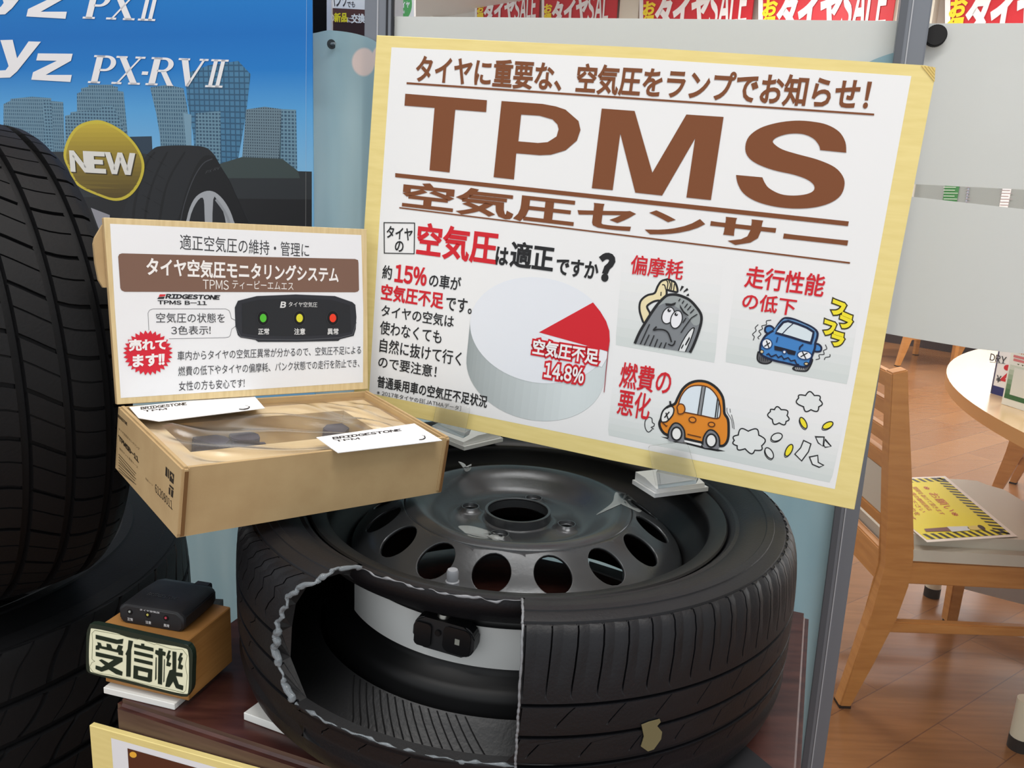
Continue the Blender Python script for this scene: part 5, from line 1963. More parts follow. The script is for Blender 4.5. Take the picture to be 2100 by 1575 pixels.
    p.text('TPMS', a(780, 557), a(972, 557), a(900, 557), a(900, 486), ink(240, 234, 230), 0.0, 3)
    p.text('ティーピーエムエス', a(998, 555), a(1452, 556), a(1200, 557), a(1200, 492), ink(240, 234, 230), 0.0, 3)
    K = ink(40, 40, 44)
    p.poly(z((460, 592), (505, 592), (498, 606), (452, 612)), ink(214, 60, 66), 3)
    p.poly(z((440, 626), (452, 614), (498, 610), (490, 626)), K, 3)
    p.text('RIDGESTONE', a(505, 626), a(900, 626), a(700, 626), a(700, 595), K, 0.05, 3, shear=0.25)
    p.text('TPMS B-11', a(447, 668), a(808, 668), a(620, 668), a(620, 640), K, 0.03, 3)
    bub = z((380, 860), (374, 730), (385, 710), (410, 700), (950, 700), (975, 712), (985, 735), (992, 770), (1058, 803), (995, 850), (985, 895), (975, 908), (945, 914), (530, 922))
    p.line(bub, 0.9, ink(120, 120, 124), 2)
    p.text('空気圧の状態を', a(434, 800), a(944, 800), a(600, 803), a(600, 730), GR, 0.0, 3)
    p.text('3色表示!', a(545, 890), a(838, 890), a(600, 892), a(600, 826), GR, 0.0, 3)
    dev = z((1040, 640), (1180, 605), (1470, 593), (1760, 605), (1890, 650), (1912, 670), (1920, 760), (1915, 850), (1900, 900), (1800, 925), (1785, 938), (1480, 945), (1190, 945), (1170, 930), (1060, 912), (1040, 895), (1022, 830), (1017, 690))
    DK = ink(48, 50, 56)
    p.poly(dev, DK, 3)
    p.poly(z((1070, 660), (1200, 632), (1470, 622), (1740, 634), (1870, 672), (1880, 870), (1760, 890), (1480, 900), (1200, 895), (1075, 880)), ink(40, 42, 46), 4)
    p.line(z((1022, 830), (1060, 905), (1190, 925), (1480, 930), (1790, 915), (1890, 890), (1918, 800)), 1.2, ink(90, 92, 98), 4)
    p.text('タイヤ空気圧', a(1415, 684), a(1628, 684), a(1500, 686), a(1500, 648), ink(226, 226, 226), 0.0, 5)
    p.text('B', a(1354, 688), a(1390, 688), a(1370, 690), a(1370, 648), ink(226, 226, 226), 0.04, 5, shear=0.2)
    for x, s, c in ((1225, '正常', (84, 190, 56)), (1495, '注意', (222, 216, 60)), (1742, '異常', (238, 66, 40))):
        p.ellipse(a(x, 768), 12, 15, 0, ink(22, 22, 24), ink(64, 66, 70), 0.8, 5)
        p.ellipse(a(x, 768), 6.8, 8.6, 0, ink(*c), layer=7)
        q = x + (5 if s == '正常' else 2)
        p.text(s, a(q - 40, 886), a(q + 40, 886), a(q, 890), a(q, 845), ink(226, 226, 226), 0.02, 5)
    star = []
    for k in range(60):
        r_ = 1.0 if k % 2 == 0 else 0.84
        t_ = 2 * PI * k / 60
        star.append(a(372 + 186 * r_ * math.cos(t_), 1026 + 168 * r_ * math.sin(t_)))
    p.poly(star, ink(214, 40, 58), 4)
    p.text3('売れて', a(235, 1010), a(505, 1000), a(232, 930), ink(244, 240, 240), 0.045, 6)
    p.text3('ます!!', a(262, 1130), a(490, 1115), a(262, 1045), ink(244, 240, 240), 0.045, 6)
    for s, y0, x1, bl, sl in (('車内からタイヤの空気圧異常が分かるので、空気圧不足による', 1085, 1953, 592, 50), ('燃費の低下やタイヤの偏摩耗、パンク状態での走行を防止でき、', 1200, 1942, 597, 68), ('女性の方も安心です!', 1310, 1090, 602, 26)):
        p.text3(s, a(bl, y0), a(x1, y0 - sl), a(bl, y0 - 72), GR, 0.0, 3)
    p.build('printed_text', card)
    return root, left


BOX, LEFTP = carton()

# leaflets and sensors inside the carton
def leaflet(name, quad, label, logo, arc, z):
    q = [bx(p, z) for p in quad]
    n = BXR @ Vector((0, 0, 1))
    o = bm_obj(name, prism([(v.x, v.y) for v in q], z, z + 0.0006), mat('paper_white', (246, 246, 246), 0.4, 0.3), matrix=BXM)
    tag(o, label, 'leaflet')
    pl = Plane(BXO + n * (z + 0.0006), BXR @ Vector((1, 0, 0)), BXR @ Vector((0, 1, 0)))
    pr = Print(pl, 0.0001)
    K = ink(50, 46, 48)
    (b0, b1, t0_), (c0, c1, d0) = logo
    pr.text3('BRIDGESTONE', b0, b1, t0_, K, 0.05, 1)
    pr.text3('TPM', c0, c1, d0, K, 0.03, 1)
    g = pr.build('printed_logo', o)
    g.matrix_local = BXM.inverted() @ pl.m
    pr = Print(pl, 0.0001)
    pr.line(arc, [0.6, 2.4, 3.0, 2.2, 0.6], K, 1, smooth=4)
    g = pr.build('printed_arc', o)
    g.matrix_local = BXM.inverted() @ pl.m
    return o


b = Z1(5.25, 560, 780)
leaflet('paper_leaflet', [(648.6, 898), (693, 929.5), (906.5, 904), (849.5, 869.5)], 'white leaflet at the front of the open carton, beside the thumb hole',
        ((b(650, 636), b(1380, 545), b(640, 612)), (b(675, 662), b(935, 634), b(660, 645))), [b(1600, 588), b(1628, 600), b(1636, 620), b(1610, 636), b(1570, 640)], BH_ + 0.0012)
b = Z1(4.921, 200, 800)
leaflet('paper_leaflet', [(265, 836), (284, 858), (326, 865), (543, 838), (523, 815), (511, 810)], 'white leaflet at the back of the open carton, under the header card',
        ((b(440, 198), b(900, 150), b(435, 172)), (b(470, 222), b(700, 198), b(465, 205))), [b(1490, 155), b(1530, 168), b(1520, 185), b(1470, 195), b(1425, 192)], BH_ + 0.0006)
SB = mat('sensor_in_bag', (70, 72, 92), 0.5, 0.4)
for i, (c, w, lab) in enumerate((((432, 918), 0.030, 'dark sensor under the film, at the box end with printed numbers'), ((500, 912), 0.026, 'dark sensor under the film, second from the box end with printed numbers'),
                                 ((636, 876), 0.032, 'dark sensor under the film near the back corner of the carton well'), ((690, 892), 0.036, 'dark sensor under the film behind the front leaflet'))):
    q = bx(c, 0.026)
    o = bm_obj('boxed_sensor', prism(rounded(-w / 2, -0.011, w / 2, 0.011, 0.007), 0.0, 0.029, 0.004, 3), SB, smooth=40,
               matrix=BXM @ Matrix.Translation((q.x, q.y, BH_ - 0.0085 - 0.043 + 0.0004)) @ Matrix.Rotation(0.5 * (i - 1.5), 4, 'Z'))
    tag(o, lab, 'sensor', 'sensors packed in the carton')
    bm_obj('sensor_valve', prism([(w / 2 - 0.002, -0.003), (w / 2 + 0.007, -0.003), (w / 2 + 0.007, 0.003), (w / 2 - 0.002, 0.003)], 0.015, 0.022, 0.001), SB, o)


# ------------------------------------------------------------------ clear clips that hold the board
CLEAR = sheer('clear_acrylic', (250, 252, 252), 0.95, 0.04, 0.2, 0.08)
CLEAR2 = sheer('clear_acrylic_thick', (236, 240, 242), 0.6, 0.06, 0.3, 0.1)
FOAMC = mat('clip_foam', (228, 229, 230), 0.5, 0.3)


def clip(label, f_l, f_r, zb, depth, flap, seat):
    a, b = at_z(f_l, zb), at_z(f_r, zb)
    x = (b - a)
    w = x.length
    rz = math.atan2(x.y, x.x)
    root = thing('sign_clip', label, 'clip', a, rz, 'clear clips under the TPMS board')
    # layered white foam foot, sloping up towards the board
    bm = bmesh.new()
    for x0, x1, prof in ((0.0, w, [(0, 0), (depth, 0), (depth, 0.0045), (0, 0.0045)]), (0.003, w - 0.004, [(0.001, 0.0048), (depth, 0.0048), (depth, 0.013), (0.024, 0.013), (0.002, 0.0085)])):
        l = [bm.verts.new((x0, p[0], p[1])) for p in prof]
        r = [bm.verts.new((x1, p[0], p[1])) for p in prof]
        bm.faces.new(l)
        bm.faces.new(r[::-1])
        for k in range(len(prof)):
            bm.faces.new((l[k], r[k], r[(k + 1) % len(prof)], l[(k + 1) % len(prof)]))
    bm_obj('foam_base', bm, FOAMC, root)
    pl = PBD.shifted(0.0045)
    inv = (Matrix.Translation(a) @ Matrix.Rotation(rz, 4, 'Z')).inverted() @ pl.m
    fo = bm_obj('clear_flap', prism([pl.uv(p) for p in flap], 0.0, 0.0012, 0.0003, 1), CLEAR, root)
    fo.matrix_local = inv
    so = bm_obj('clear_seat', prism([pl.uv(p) for p in seat], -0.016, 0.0, 0.0004, 1), CLEAR2, root)
    so.matrix_local = inv
    return root


clip('clear clip with white foam foot under the orange car drawing', (1342, 1021), (1452, 1007), 0.1538, 0.042,
     [(1345, 995), (1330, 918), (1332, 914), (1396, 906), (1405, 907), (1412, 914), (1429, 976), (1426, 982), (1418, 985)],
     [(1345, 968), (1428, 985), (1428, 992), (1350, 1003)])
clip('clear clip with white foam foot beside the open carton', (875, 893), (952, 924), 0.156, 0.060,
     [(889, 864), (899, 815), (904, 812), (955, 830), (963, 836), (964, 841), (953, 892), (949, 893)],
     [(888, 872), (955, 886), (950, 899), (884, 875)])


# ------------------------------------------------------------------ receiver on its wooden block
ZB = SHELF_Z + 0.0065
fr_, rb_ = at_z((387, 1438), ZB), at_z((474.5, 1376), ZB)
fl_ = at_z((208, 1396), ZB)
ax_ = (Vector((fr_.x, fr_.y, 0)) - Vector((fl_.x, fl_.y, 0))).normalized()
rzb = math.atan2(ax_.y, ax_.x)
bw = 0.087
BO = Vector((fr_.x, fr_.y, ZB)) - Vector((math.cos(rzb), math.sin(rzb), 0)) * bw     # front-left bottom corner
PLY = mat('plywood_block', (184, 132, 74), 0.45, 0.4, noise=(8, (162, 112, 58), (2, 2, 24)), bump=(160, 0.05))
bh = 0.0575
bd = 0.066
BM = Matrix.Translation(BO) @ Matrix.Rotation(rzb, 4, 'Z')
tag(bm_obj('foam_riser', box_bm(0.004, -0.0075, -0.0063, bw - 0.009, bd - 0.012, -0.0002, 0.0005, 1), FOAMW, matrix=BM), 'white foam slab under the small wooden block', 'foam')
tag(bm_obj('wooden_block', box_bm(0, 0, 0, bw, bd, bh, 0.0008, 1), PLY, matrix=BM), 'small orange-brown wooden block under the black receiver', 'block')


def receiver():
    BKP = mat('receiver_black', (34, 34, 37), 0.5, 0.4, bump=(600, 0.04))
    w, d, h = 0.0655, 0.056, 0.0195
    m = BM @ Matrix.Translation((0.0115, 0.0085, bh + 0.0003)) @ Matrix.Rotation(math.radians(3), 4, 'Z')
    root = thing('warning_receiver', 'black three-lamp receiver lying on the small wooden block', 'receiver', matrix=m)
    # body: chamfered front, top edge rounded
    prof = [(-w / 2, 0.004), (-w / 2 + 0.004, 0.0), (w / 2 - 0.004, 0.0), (w / 2, 0.004), (w / 2, h - 0.005), (w / 2 - 0.006, h), (-w / 2 + 0.006, h), (-w / 2, h - 0.005)]
    bm = bmesh.new()
    rows = []
    for y, sx, sz in ((0.0, 0.94, 0.90), (0.002, 1.0, 0.97), (d * 0.5, 1.0, 1.0), (d - 0.008, 0.97, 0.98), (d, 0.88, 0.86)):
        rows.append([bm.verts.new((w / 2 + x * sx, y, z * sz)) for x, z in prof])
    n = len(prof)
    for a, b2 in zip(rows, rows[1:]):
        for k in range(n):
            bm.faces.new((a[k], a[(k + 1) % n], b2[(k + 1) % n], b2[k]))
    bm.faces.new(rows[0][::-1])
    bm.faces.new(rows[-1])
    bmesh.ops.bevel(bm, geom=list(bm.edges), offset=0.0009, segments=2, affect='EDGES', clamp_overlap=True)
    bm_obj('receiver_body', bm, BKP, root, smooth=40)
    bm_obj('rear_socket', box_bm(w * 0.62, d - 0.004, h * 0.35, w * 0.86, d + 0.004, h * 0.92, 0.001), BKP, root)
    for i, (x, c) in enumerate(((0.012, (168, 174, 170)), (0.030, (196, 186, 96)), (0.048, (196, 70, 90)))):
        v_, f_ = tube([(x, -0.0004, h * 0.60), (x, 0.0006, h * 0.60)], [0.0026, 0.0026], 16)
        bz_ = mesh_obj('lamp_bezel', v_, f_, mat('lamp_bezel', (14, 14, 15), 0.3), parent=root, smooth=30)
        v_, f_ = tube([(x, -0.0009, h * 0.62), (x, -0.0003, h * 0.62)], [0.0011, 0.0011], 12)
        mesh_obj('lamp_lens', v_, f_, mat('lamp_lens_%d' % i, c, 0.2, 0.6), parent=bz_, smooth=30)
    vs, fs = [], []

    def word(s, x0, x1, z0, z1, yy, top=False):
        V, Fc = lettering(s, 0.02)
        xa, xb = min(p[0] for p in V), max(p[0] for p in V)
        ya, yb = min(p[1] for p in V), max(p[1] for p in V)
        b = len(vs)
        for x, y in V:
            tx, tz = x0 + (x1 - x0) * (x - xa) / (xb - xa), z0 + (z1 - z0) * (y - ya) / (yb - ya)
            vs.append((tx, tz, yy) if top else (tx, yy, tz))
        fs.extend(tuple(b + i for i in f) for f in Fc)
    word('正常', 0.009, 0.0145, h * 0.15, h * 0.30, -0.0002)
    word('注意', 0.0272, 0.0328, h * 0.15, h * 0.30, -0.0002)
    word('異常', 0.0452, 0.0508, h * 0.15, h * 0.30, -0.0002)
    word('タイヤ空気圧', 0.022, 0.042, h * 0.76, h * 0.85, -0.0002)
    mesh_obj('printed_words', vs, fs, ink(210, 210, 212), parent=root)
    vs, fs = [], []
    word('BRIDGESTONE', 0.016, 0.046, 0.018, 0.023, h + 0.0002, True)
    mesh_obj('moulded_logo', vs, fs, mat('receiver_gloss', (52, 52, 56), 0.25, 0.5), parent=root)


receiver()


def name_plate():
    # stands flat against the front of the block
    pl = Plane(BM @ Vector((0, -0.0062, 0)), BM.to_3x3() @ Vector((1, 0, 0)), ZV)
    z = Z(5.25, 150, 1180)
    a = Z1(5.25, 150, 1180)
    out = [pl.uv(p) for p in crom(z((140, 1000), (140, 800), (145, 620), (170, 555), (230, 525), (700, 630), (1180, 738), (1245, 770), (1285, 850), (1280, 1050), (1275, 1210), (1240, 1280), (1170, 1305), (700, 1190), (230, 1070), (165, 1045)), True, 3)]
    DG = mat('plate_green', (34, 46, 36), 0.4, 0.4)
    o = bm_obj('name_plate', prism(out, -0.0055, 0.0, 0.0007, 1), DG, matrix=pl.m)
    tag(o, 'green and cream receiver name plate on the front of the wooden block', 'sign')
    p = Print(pl, 0.00015)
    CR, GK = ink(238, 238, 206), ink(28, 42, 30)
    p.poly(z((188, 600), (225, 572), (470, 622), (560, 655), (880, 725), (1180, 778), (1240, 830), (1248, 1040), (1240, 1240), (1205, 1275), (1000, 1235), (560, 1120), (230, 1050), (180, 1000), (172, 800)), CR, 1, smooth=3)
    p.line(z((215, 1035), (178, 985), (205, 935), (235, 925), (205, 900), (212, 700), (205, 620), (235, 590), (470, 632), (520, 640), (580, 660), (690, 690), (720, 680), (800, 712), (880, 745), (900, 735), (1000, 770), (1060, 790), (1180, 795), (1230, 860), (1210, 960), (1230, 1080), (1215, 1235), (1190, 1262), (1000, 1215), (880, 1190), (700, 1150), (550, 1110), (400, 1070), (230, 1045)), 0.7, ink(120, 124, 96), 2, closed=True)
    q = lambda *pts: p.poly(z(*pts), GK, 3)
    # the three characters, drawn as heavy strokes
    q((246, 635), (480, 690), (545, 680), (535, 735), (470, 735), (246, 680))
    q((262, 715), (300, 725), (312, 760), (365, 770), (362, 730), (408, 742), (425, 785), (470, 795), (490, 745), (540, 760), (525, 800), (542, 815), (538, 860), (490, 850), (490, 830), (285, 780), (285, 800), (246, 795), (246, 755), (270, 745))
    q((246, 820), (535, 885), (535, 925), (430, 985), (535, 1035), (530, 1078), (465, 1060), (385, 1010), (310, 1035), (244, 1005), (246, 965), (310, 985), (345, 965), (280, 910), (310, 900), (385, 940), (440, 905), (246, 865))
    q((600, 695), (648, 705), (628, 800), (622, 1090), (574, 1085), (578, 860), (566, 845), (590, 790))
    q((735, 730), (770, 735), (770, 755), (868, 778), (868, 818), (660, 770), (660, 735), (735, 752))
    q((660, 808), (862, 855), (862, 892), (660, 845))
    q((660, 885), (858, 930), (858, 968), (660, 922))
    p.poly(z((655, 965), (856, 1010), (850, 1140), (825, 1148), (650, 1105)), GK, 3, holes=[z((702, 1020), (810, 1045), (805, 1095), (700, 1072))])
    q((925, 780), (968, 788), (966, 812), (1000, 825), (995, 865), (966, 858), (960, 1175), (915, 1165), (920, 860), (885, 840), (890, 800), (922, 806))
    q((892, 880), (902, 880), (900, 1110), (885, 1130))
    q((982, 900), (990, 900), (984, 1140), (974, 1150))
    q((1030, 805), (1055, 810), (1040, 850), (1055, 860), (1030, 930), (1060, 945), (1045, 980), (1005, 970), (1015, 900), (1005, 880))
    q((1158, 830), (1185, 838), (1165, 875), (1185, 885), (1160, 955), (1188, 970), (1175, 1012), (1130, 1000), (1142, 925), (1130, 905))
    q((1072, 815), (1115, 822), (1112, 1040), (1180, 1050), (1180, 1090), (1110, 1080), (1140, 1170), (1190, 1185), (1184, 1235), (1110, 1210), (1080, 1140), (1040, 1200), (995, 1195), (1010, 1110), (1040, 1020), (1072, 1010))
    p.build('printed_characters', o)


name_plate()


# ------------------------------------------------------------------ yellow card on the front edge of the stand
def front_card():
    pl = Plane(NV * -0.2365 + ZV * -0.1, DV, ZV)
    tl, tr = pl.uv((193, 1480)), pl.uv((560, 1581))
    wv = 0.26
    sl = (tr[1] - tl[1]) / (tr[0] - tl[0])
    def P(u, v):
        return (tl[0] + u - v * sl * 0, tl[1] + u * sl - v)
    o = bm_obj('price_card', prism([P(0, wv), P(0.34, wv), P(0.34, 0), P(0, 0)], -0.0, 0.0055, 0.0005, 1), mat('board_yellow_wood', (236, 217, 146)), matrix=pl.m)
    tag(o, 'yellow-edged price card fixed to the front edge of the wooden stand', 'sign')
    p = Print(pl, 0.0002)
    f = pl.shifted(0.0055)
    p.pl = f
    a, b = f.uv((228, 1513)), f.uv((262, 1534))
    W0, B0 = ink(234, 234, 238), ink(86, 46, 30)
    e = 0.34 - 0.02

    def Q(c, dv, u):
        return (c[0] + u, c[1] + u * sl - dv)
    p.polyuv([Q(a, wv - 0.03, 0), Q(a, wv - 0.03, e - 0.01), Q(a, 0, e - 0.01), Q(a, 0, 0)], W0, 1)
    p.polyuv([Q(b, wv - 0.06, 0), Q(b, wv - 0.06, e - 0.035), Q(b, 0, e - 0.035), Q(b, 0, 0)], B0, 2)
    p.ellipse((274, 1547), 7.5, 6, 20, ink(238, 176, 62), layer=3)
    for k in range(len(p.v)):
        p.v[k] = (p.v[k][0], p.v[k][1], p.v[k][2] + 0.0055)
    p.build('printed_panel', o)


front_card()


# ------------------------------------------------------------------ seating corner behind the partition
OAK = mat('chair_oak', (198, 138, 74), 0.4, 0.4, noise=(5, (182, 122, 62), (2, 2, 16)))
PADM = mat('cream_vinyl', (206, 200, 184), 0.45, 0.4)
FELT = mat('felt_dark', (48, 36, 30), 0.9, 0.1)


def chair(label, loc, rz, group='wooden chairs of the seating corner'):
    root = thing('dining_chair', label, 'chair', loc, rz, group)
    side = [(-0.009, 0.004), (0.018, 0.004), (0.052, 0.115), (0.074, 0.189), (0.088, 0.235), (0.102, 0.318), (0.105, 0.39), (0.080, 0.52), (0.046, 0.687), (0.023, 0.815), (-0.011, 0.805), (0.014, 0.598), (0.030, 0.48), (0.045, 0.36), (0.030, 0.24)]
    W = 0.45
    th = 0.036

    def slab(name, pts, y0, y1, m=OAK, bev=0.003):
        bm = bmesh.new()
        a = [bm.verts.new((p[0], y0, p[1])) for p in pts]
        b = [bm.verts.new((p[0], y1, p[1])) for p in pts]
        bm.faces.new(a)
        bm.faces.new(b[::-1])
        n = len(pts)
        for i in range(n):
            bm.faces.new((a[i], b[i], b[(i + 1) % n], a[(i + 1) % n]))
        if bev:
            bmesh.ops.bevel(bm, geom=list(bm.edges), offset=bev, segments=2, affect='EDGES', clamp_overlap=True)
        return bm_obj(name, bm, m, root, smooth=30)
    for y in (0, W - th):
        l = slab('leg', side, y, y + th)
        f = bmesh.new()
        add_box(f, -0.009, y, 0.0, 0.018, y + th, 0.006)
        bm_obj('felt_pad', f, FELT, l)
        l = slab('leg', [(0.455, 0.004), (0.485, 0.004), (0.490, 0.372), (0.448, 0.372)], y + (0.0 if y == 0 else 0.01), y + th + (0.0 if y == 0 else 0.01))
        f = bmesh.new()
        add_box(f, 0.455, y, 0.0, 0.485, y + th, 0.006)
        bm_obj('felt_pad', f, FELT, l)
    for y in (0.004, W - th + 0.006):
        slab('apron', [(0.100, 0.322), (0.45, 0.322), (0.45, 0.378), (0.100, 0.378)], y, y + 0.024)
        slab('stretcher', [(0.072, 0.197), (0.46, 0.205), (0.46, 0.228), (0.082, 0.225)], y + 0.003, y + 0.023)
    slab('seat_rail', [(0.046, 0.31), (0.066, 0.31), (0.070, 0.385), (0.048, 0.385)], th, W - th)
    slab('seat_rail', [(0.452, 0.32), (0.476, 0.32), (0.476, 0.372), (0.452, 0.372)], th, W - th)
    for z0, z1 in ((0.765, 0.800), (0.700, 0.735), (0.635, 0.670)):
        x0 = 0.012 + (0.80 - z1) * 0.16
        slab('back_slat', [(x0 - 0.010, z0), (x0 + 0.010, z0), (x0 + 0.006, z1), (x0 - 0.014, z1)], th - 0.004, W - th + 0.004)
    slab('back_slat', [(0.026, 0.575), (0.048, 0.575), (0.042, 0.615), (0.020, 0.615)], th - 0.004, W - th + 0.004)
    slab('back_slat', [(0.046, 0.435), (0.068, 0.435), (0.063, 0.465), (0.041, 0.465)], th - 0.004, W - th + 0.004)
    slab('back_pad', [(0.045, 0.462), (0.062, 0.462), (0.042, 0.580), (0.026, 0.580)], th, W - th, PADM, 0.004)
    cu = bmesh.new()
    pts = [(0.075, 0.002)] + [(0.455, -0.004), (0.492, 0.012)] + crom([(0.500, 0.05), (0.505, 0.20), (0.500, W - 0.05)], False, 4) + [(0.485, W - 0.005), (0.44, W + 0.006), (0.09, W - 0.004), (0.075, W - 0.02)]
    a = [cu.verts.new((x, y, 0.380)) for x, y in pts]
    b = [cu.verts.new((x, y, 0.434)) for x, y in pts]
    cu.faces.new(a[::-1])
    top = cu.faces.new(b)
    n = len(pts)
    for i in range(n):
        cu.faces.new((a[i], a[(i + 1) % n], b[(i + 1) % n], b[i]))
    bmesh.ops.bevel(cu, geom=list(top.edges), offset=0.032, segments=6, affect='EDGES', clamp_overlap=True)
    bm_obj('seat_cushion', cu, PADM, root, smooth=50)
    return root


CH = chair('wooden chair with a yellow hazard notice lying on its seat', (0.80, 0.953, FLOOR_Z), 0.0)


def move(o, loc, rz, label):
    o.location = loc
    o.rotation_euler = (0, 0, rz)
    o['label'] = label
    return o


f1 = at_z((2022, 1040), FLOOR_Z)
move(copy_tree(CH), (f1.x, f1.y, FLOOR_Z), math.radians(-42), 'wooden chair across the table, its splayed leg beside the green card')
f2 = at_z((1842, 752), FLOOR_Z)
move(copy_tree(CH), (f2.x, f2.y, FLOOR_Z), math.radians(12), 'wooden chair farther back, near the white notice sheet')
f3 = at_z((1958, 742), FLOOR_Z)
move(copy_tree(CH), (f3.x, f3.y, FLOOR_Z), math.radians(-30), 'farthest wooden chair, against the dark baseboard')


def table():
    root = thing('cafe_table', 'large light-topped table with oak edge in the seating corner', 'table', (1.95, 1.05, FLOOR_Z))
    loc = Vector((1.95, 1.05, FLOOR_Z))
    cx, cy, R = 2.314, 0.798, 1.319
    zt = 0.03
    pts = []
    for k in range(41):
        t = math.radians(118 + (222 - 118) * k / 40)
        pts.append((cx + R * math.cos(t) - loc.x, cy + R * math.sin(t) - loc.y))
    far, near = pts[0], pts[-1]
    q = crom([near, (near[0] + 0.25, near[1] - 0.05), (2.75 - loc.x, 0.25 - loc.y), (2.95 - loc.x, 0.9 - loc.y), (2.75 - loc.x, 1.85 - loc.y), (far[0] + 0.35, far[1] + 0.06), far], False, 5)
    ring = pts + q[1:-1]
    TOPM = mat('table_laminate', (226, 190, 140), 0.25, 0.5, coat=0.7)
    TOPM.node_tree.nodes['Principled BSDF'].inputs['Coat Roughness'].default_value = 0.22
    bm_obj('table_top', prism(ring, zt - FLOOR_Z - 0.0295, zt - FLOOR_Z, 0.004, 2), [mat('table_edge_oak', (206, 150, 88), 0.4), TOPM], root, smooth=30)
    o = root.children[0]
    for p in o.data.polygons:
        if p.normal.z > 0.9:
            p.material_index = 1
    STM = mat('table_steel', (196, 194, 188), 0.35, 0.5, 0.5)
    for (x, y) in ((1.296, 1.553), (1.145, 0.84), (2.6, 0.75), (2.62, 1.55)):
        v_, f_ = tube([(x - loc.x, y - loc.y, 0.0295), (x - loc.x, y - loc.y, 0.12)], 0.022, 16)
        l = mesh_obj('foot', v_, f_, mat('leg_cream', (222, 214, 190), 0.4), parent=root, smooth=40)
        v_, f_ = tube([(x - loc.x, y - loc.y, 0.0), (x - loc.x, y - loc.y, 0.03)], 0.023, 16)
        mesh_obj('foot_cap', v_, f_, mat('cap_black', (24, 24, 24), 0.5), parent=l, smooth=40)
    v_, f_ = tube([(0, 0, 0.05), (0, 0, 0.702)], 0.045, 24)
    mesh_obj('pedestal', v_, f_, STM, parent=root, smooth=40)
    a, b = Vector((1.145, 0.84)), Vector((2.62, 1.55))
    d = (b - a).normalized()
    n = Vector((-d.y, d.x)) * 0.004
    bm = prism([tuple(p - Vector((loc.x, loc.y))) for p in (a - n, b - n, b + n, a + n)], 0.05, 0.12)
    bm_obj('foot_rail', bm, STM, root)
    a, b = Vector((1.296, 1.553)), Vector((2.6, 0.75))
    d = (b - a).normalized()
    n = Vector((-d.y, d.x)) * 0.004
    bm = prism([tuple(p - Vector((loc.x, loc.y))) for p in (a - n, b - n, b + n, a + n)], 0.05, 0.12)
    bm_obj('foot_rail', bm, STM, root)
    return root


table()
# cards standing on the table
def stand_card(name, bl, br, h, m, label, art):
    z0 = 0.0305
    a, b = at_z(bl, z0), at_z(br, z0)
    pl = Plane(a, b - a, ZV)
    w = (b - a).length
    o = bm_obj(name, prism([(0, 0), (w, 0), (w, h), (0, h)], -0.004, 0.0, 0.0004, 1), m, matrix=pl.m)
    tag(o, label, 'card')
    p = Print(pl, 0.0003)
    art(p, w, h)
    p.build('printed_artwork', o)
    return o


def art_white(p, w, h):
    p.polyuv([(0, 0), (w, 0), (w, h * 0.17), (0, h * 0.17)], ink(36, 40, 110), 1)
    p.polyuv([(0, 0), (0.004, 0), (0.004, h), (0, h)], ink(80, 80, 110), 1)
    p.text('DRY', (2030, 738), (2063, 742), (2032, 739), (2033, 725), ink(60, 60, 64), 0.02, 2)
    p.line([(2030, 742), (2062, 746)], 1.2, ink(150, 150, 150), 2)
    p.text('¥', (2043, 781), (2052, 783), (2044, 783), (2045, 769), ink(60, 60, 64), 0.02, 2)
    p.text('4', (2053, 784), (2070, 786), (2056, 786), (2058, 764), ink(206, 40, 50), 0.06, 2)
    p.ellipse((2066, 754), 7, 6, 0, ink(206, 40, 50), layer=2)


def art_green(p, w, h):
    n = 8
    for k in range(n):
        g = k / (n - 1)
        c = [int(a + (b - a) * g) for a, b in zip((52, 104, 54), (236, 236, 226))]
        p.polyuv([(w * 0.06, h * (0.10 + 0.07 * k)), (w * 0.95, h * (0.10 + 0.07 * k)), (w * 0.95, h * (0.10 + 0.07 * (k + 1))), (w * 0.06, h * (0.10 + 0.07 * (k + 1)))], ink(*c), 1)
    st = []
    for k in range(40):
        r = 1 if k % 2 == 0 else 0.82
        t = 2 * PI * k / 40
        st.append((w * 0.38 + 0.020 * r * math.cos(t), h * 0.87 + 0.017 * r * math.sin(t)))
    p.polyuv(st, ink(222, 120, 24), 2)
    for k, (x0, x1) in enumerate(((0.12, 0.86), (0.14, 0.82))):
        p.polyuv([(w * x0, h * (0.70 - 0.05 * k)), (w * x1, h * (0.70 - 0.05 * k)), (w * x1, h * (0.735 - 0.05 * k)), (w * x0, h * (0.735 - 0.05 * k))], ink(214, 120, 120), 2)
    p.polyuv([(w * 0.24, h * 0.17), (w * 0.82, h * 0.17), (w * 0.82, h * 0.56), (w * 0.24, h * 0.56)], ink(226, 228, 218), 3)
    for k in range(4):
        x = w * (0.3 + 0.15 * k)
        p.polyuv([(x, h * 0.625), (x + 0.006, h * 0.625), (x + 0.003, h * 0.605)], ink(90, 100, 60), 3)


stand_card('price_tent', (2031, 806), (2085, 822), 0.118, ink(240, 240, 242), 'white price card with navy foot on the table, behind the green card', art_white)
stand_card('menu_card', (2053, 828), (2110, 846), 0.155, ink(236, 238, 228), 'pale green card standing in front of the white price card', art_green)


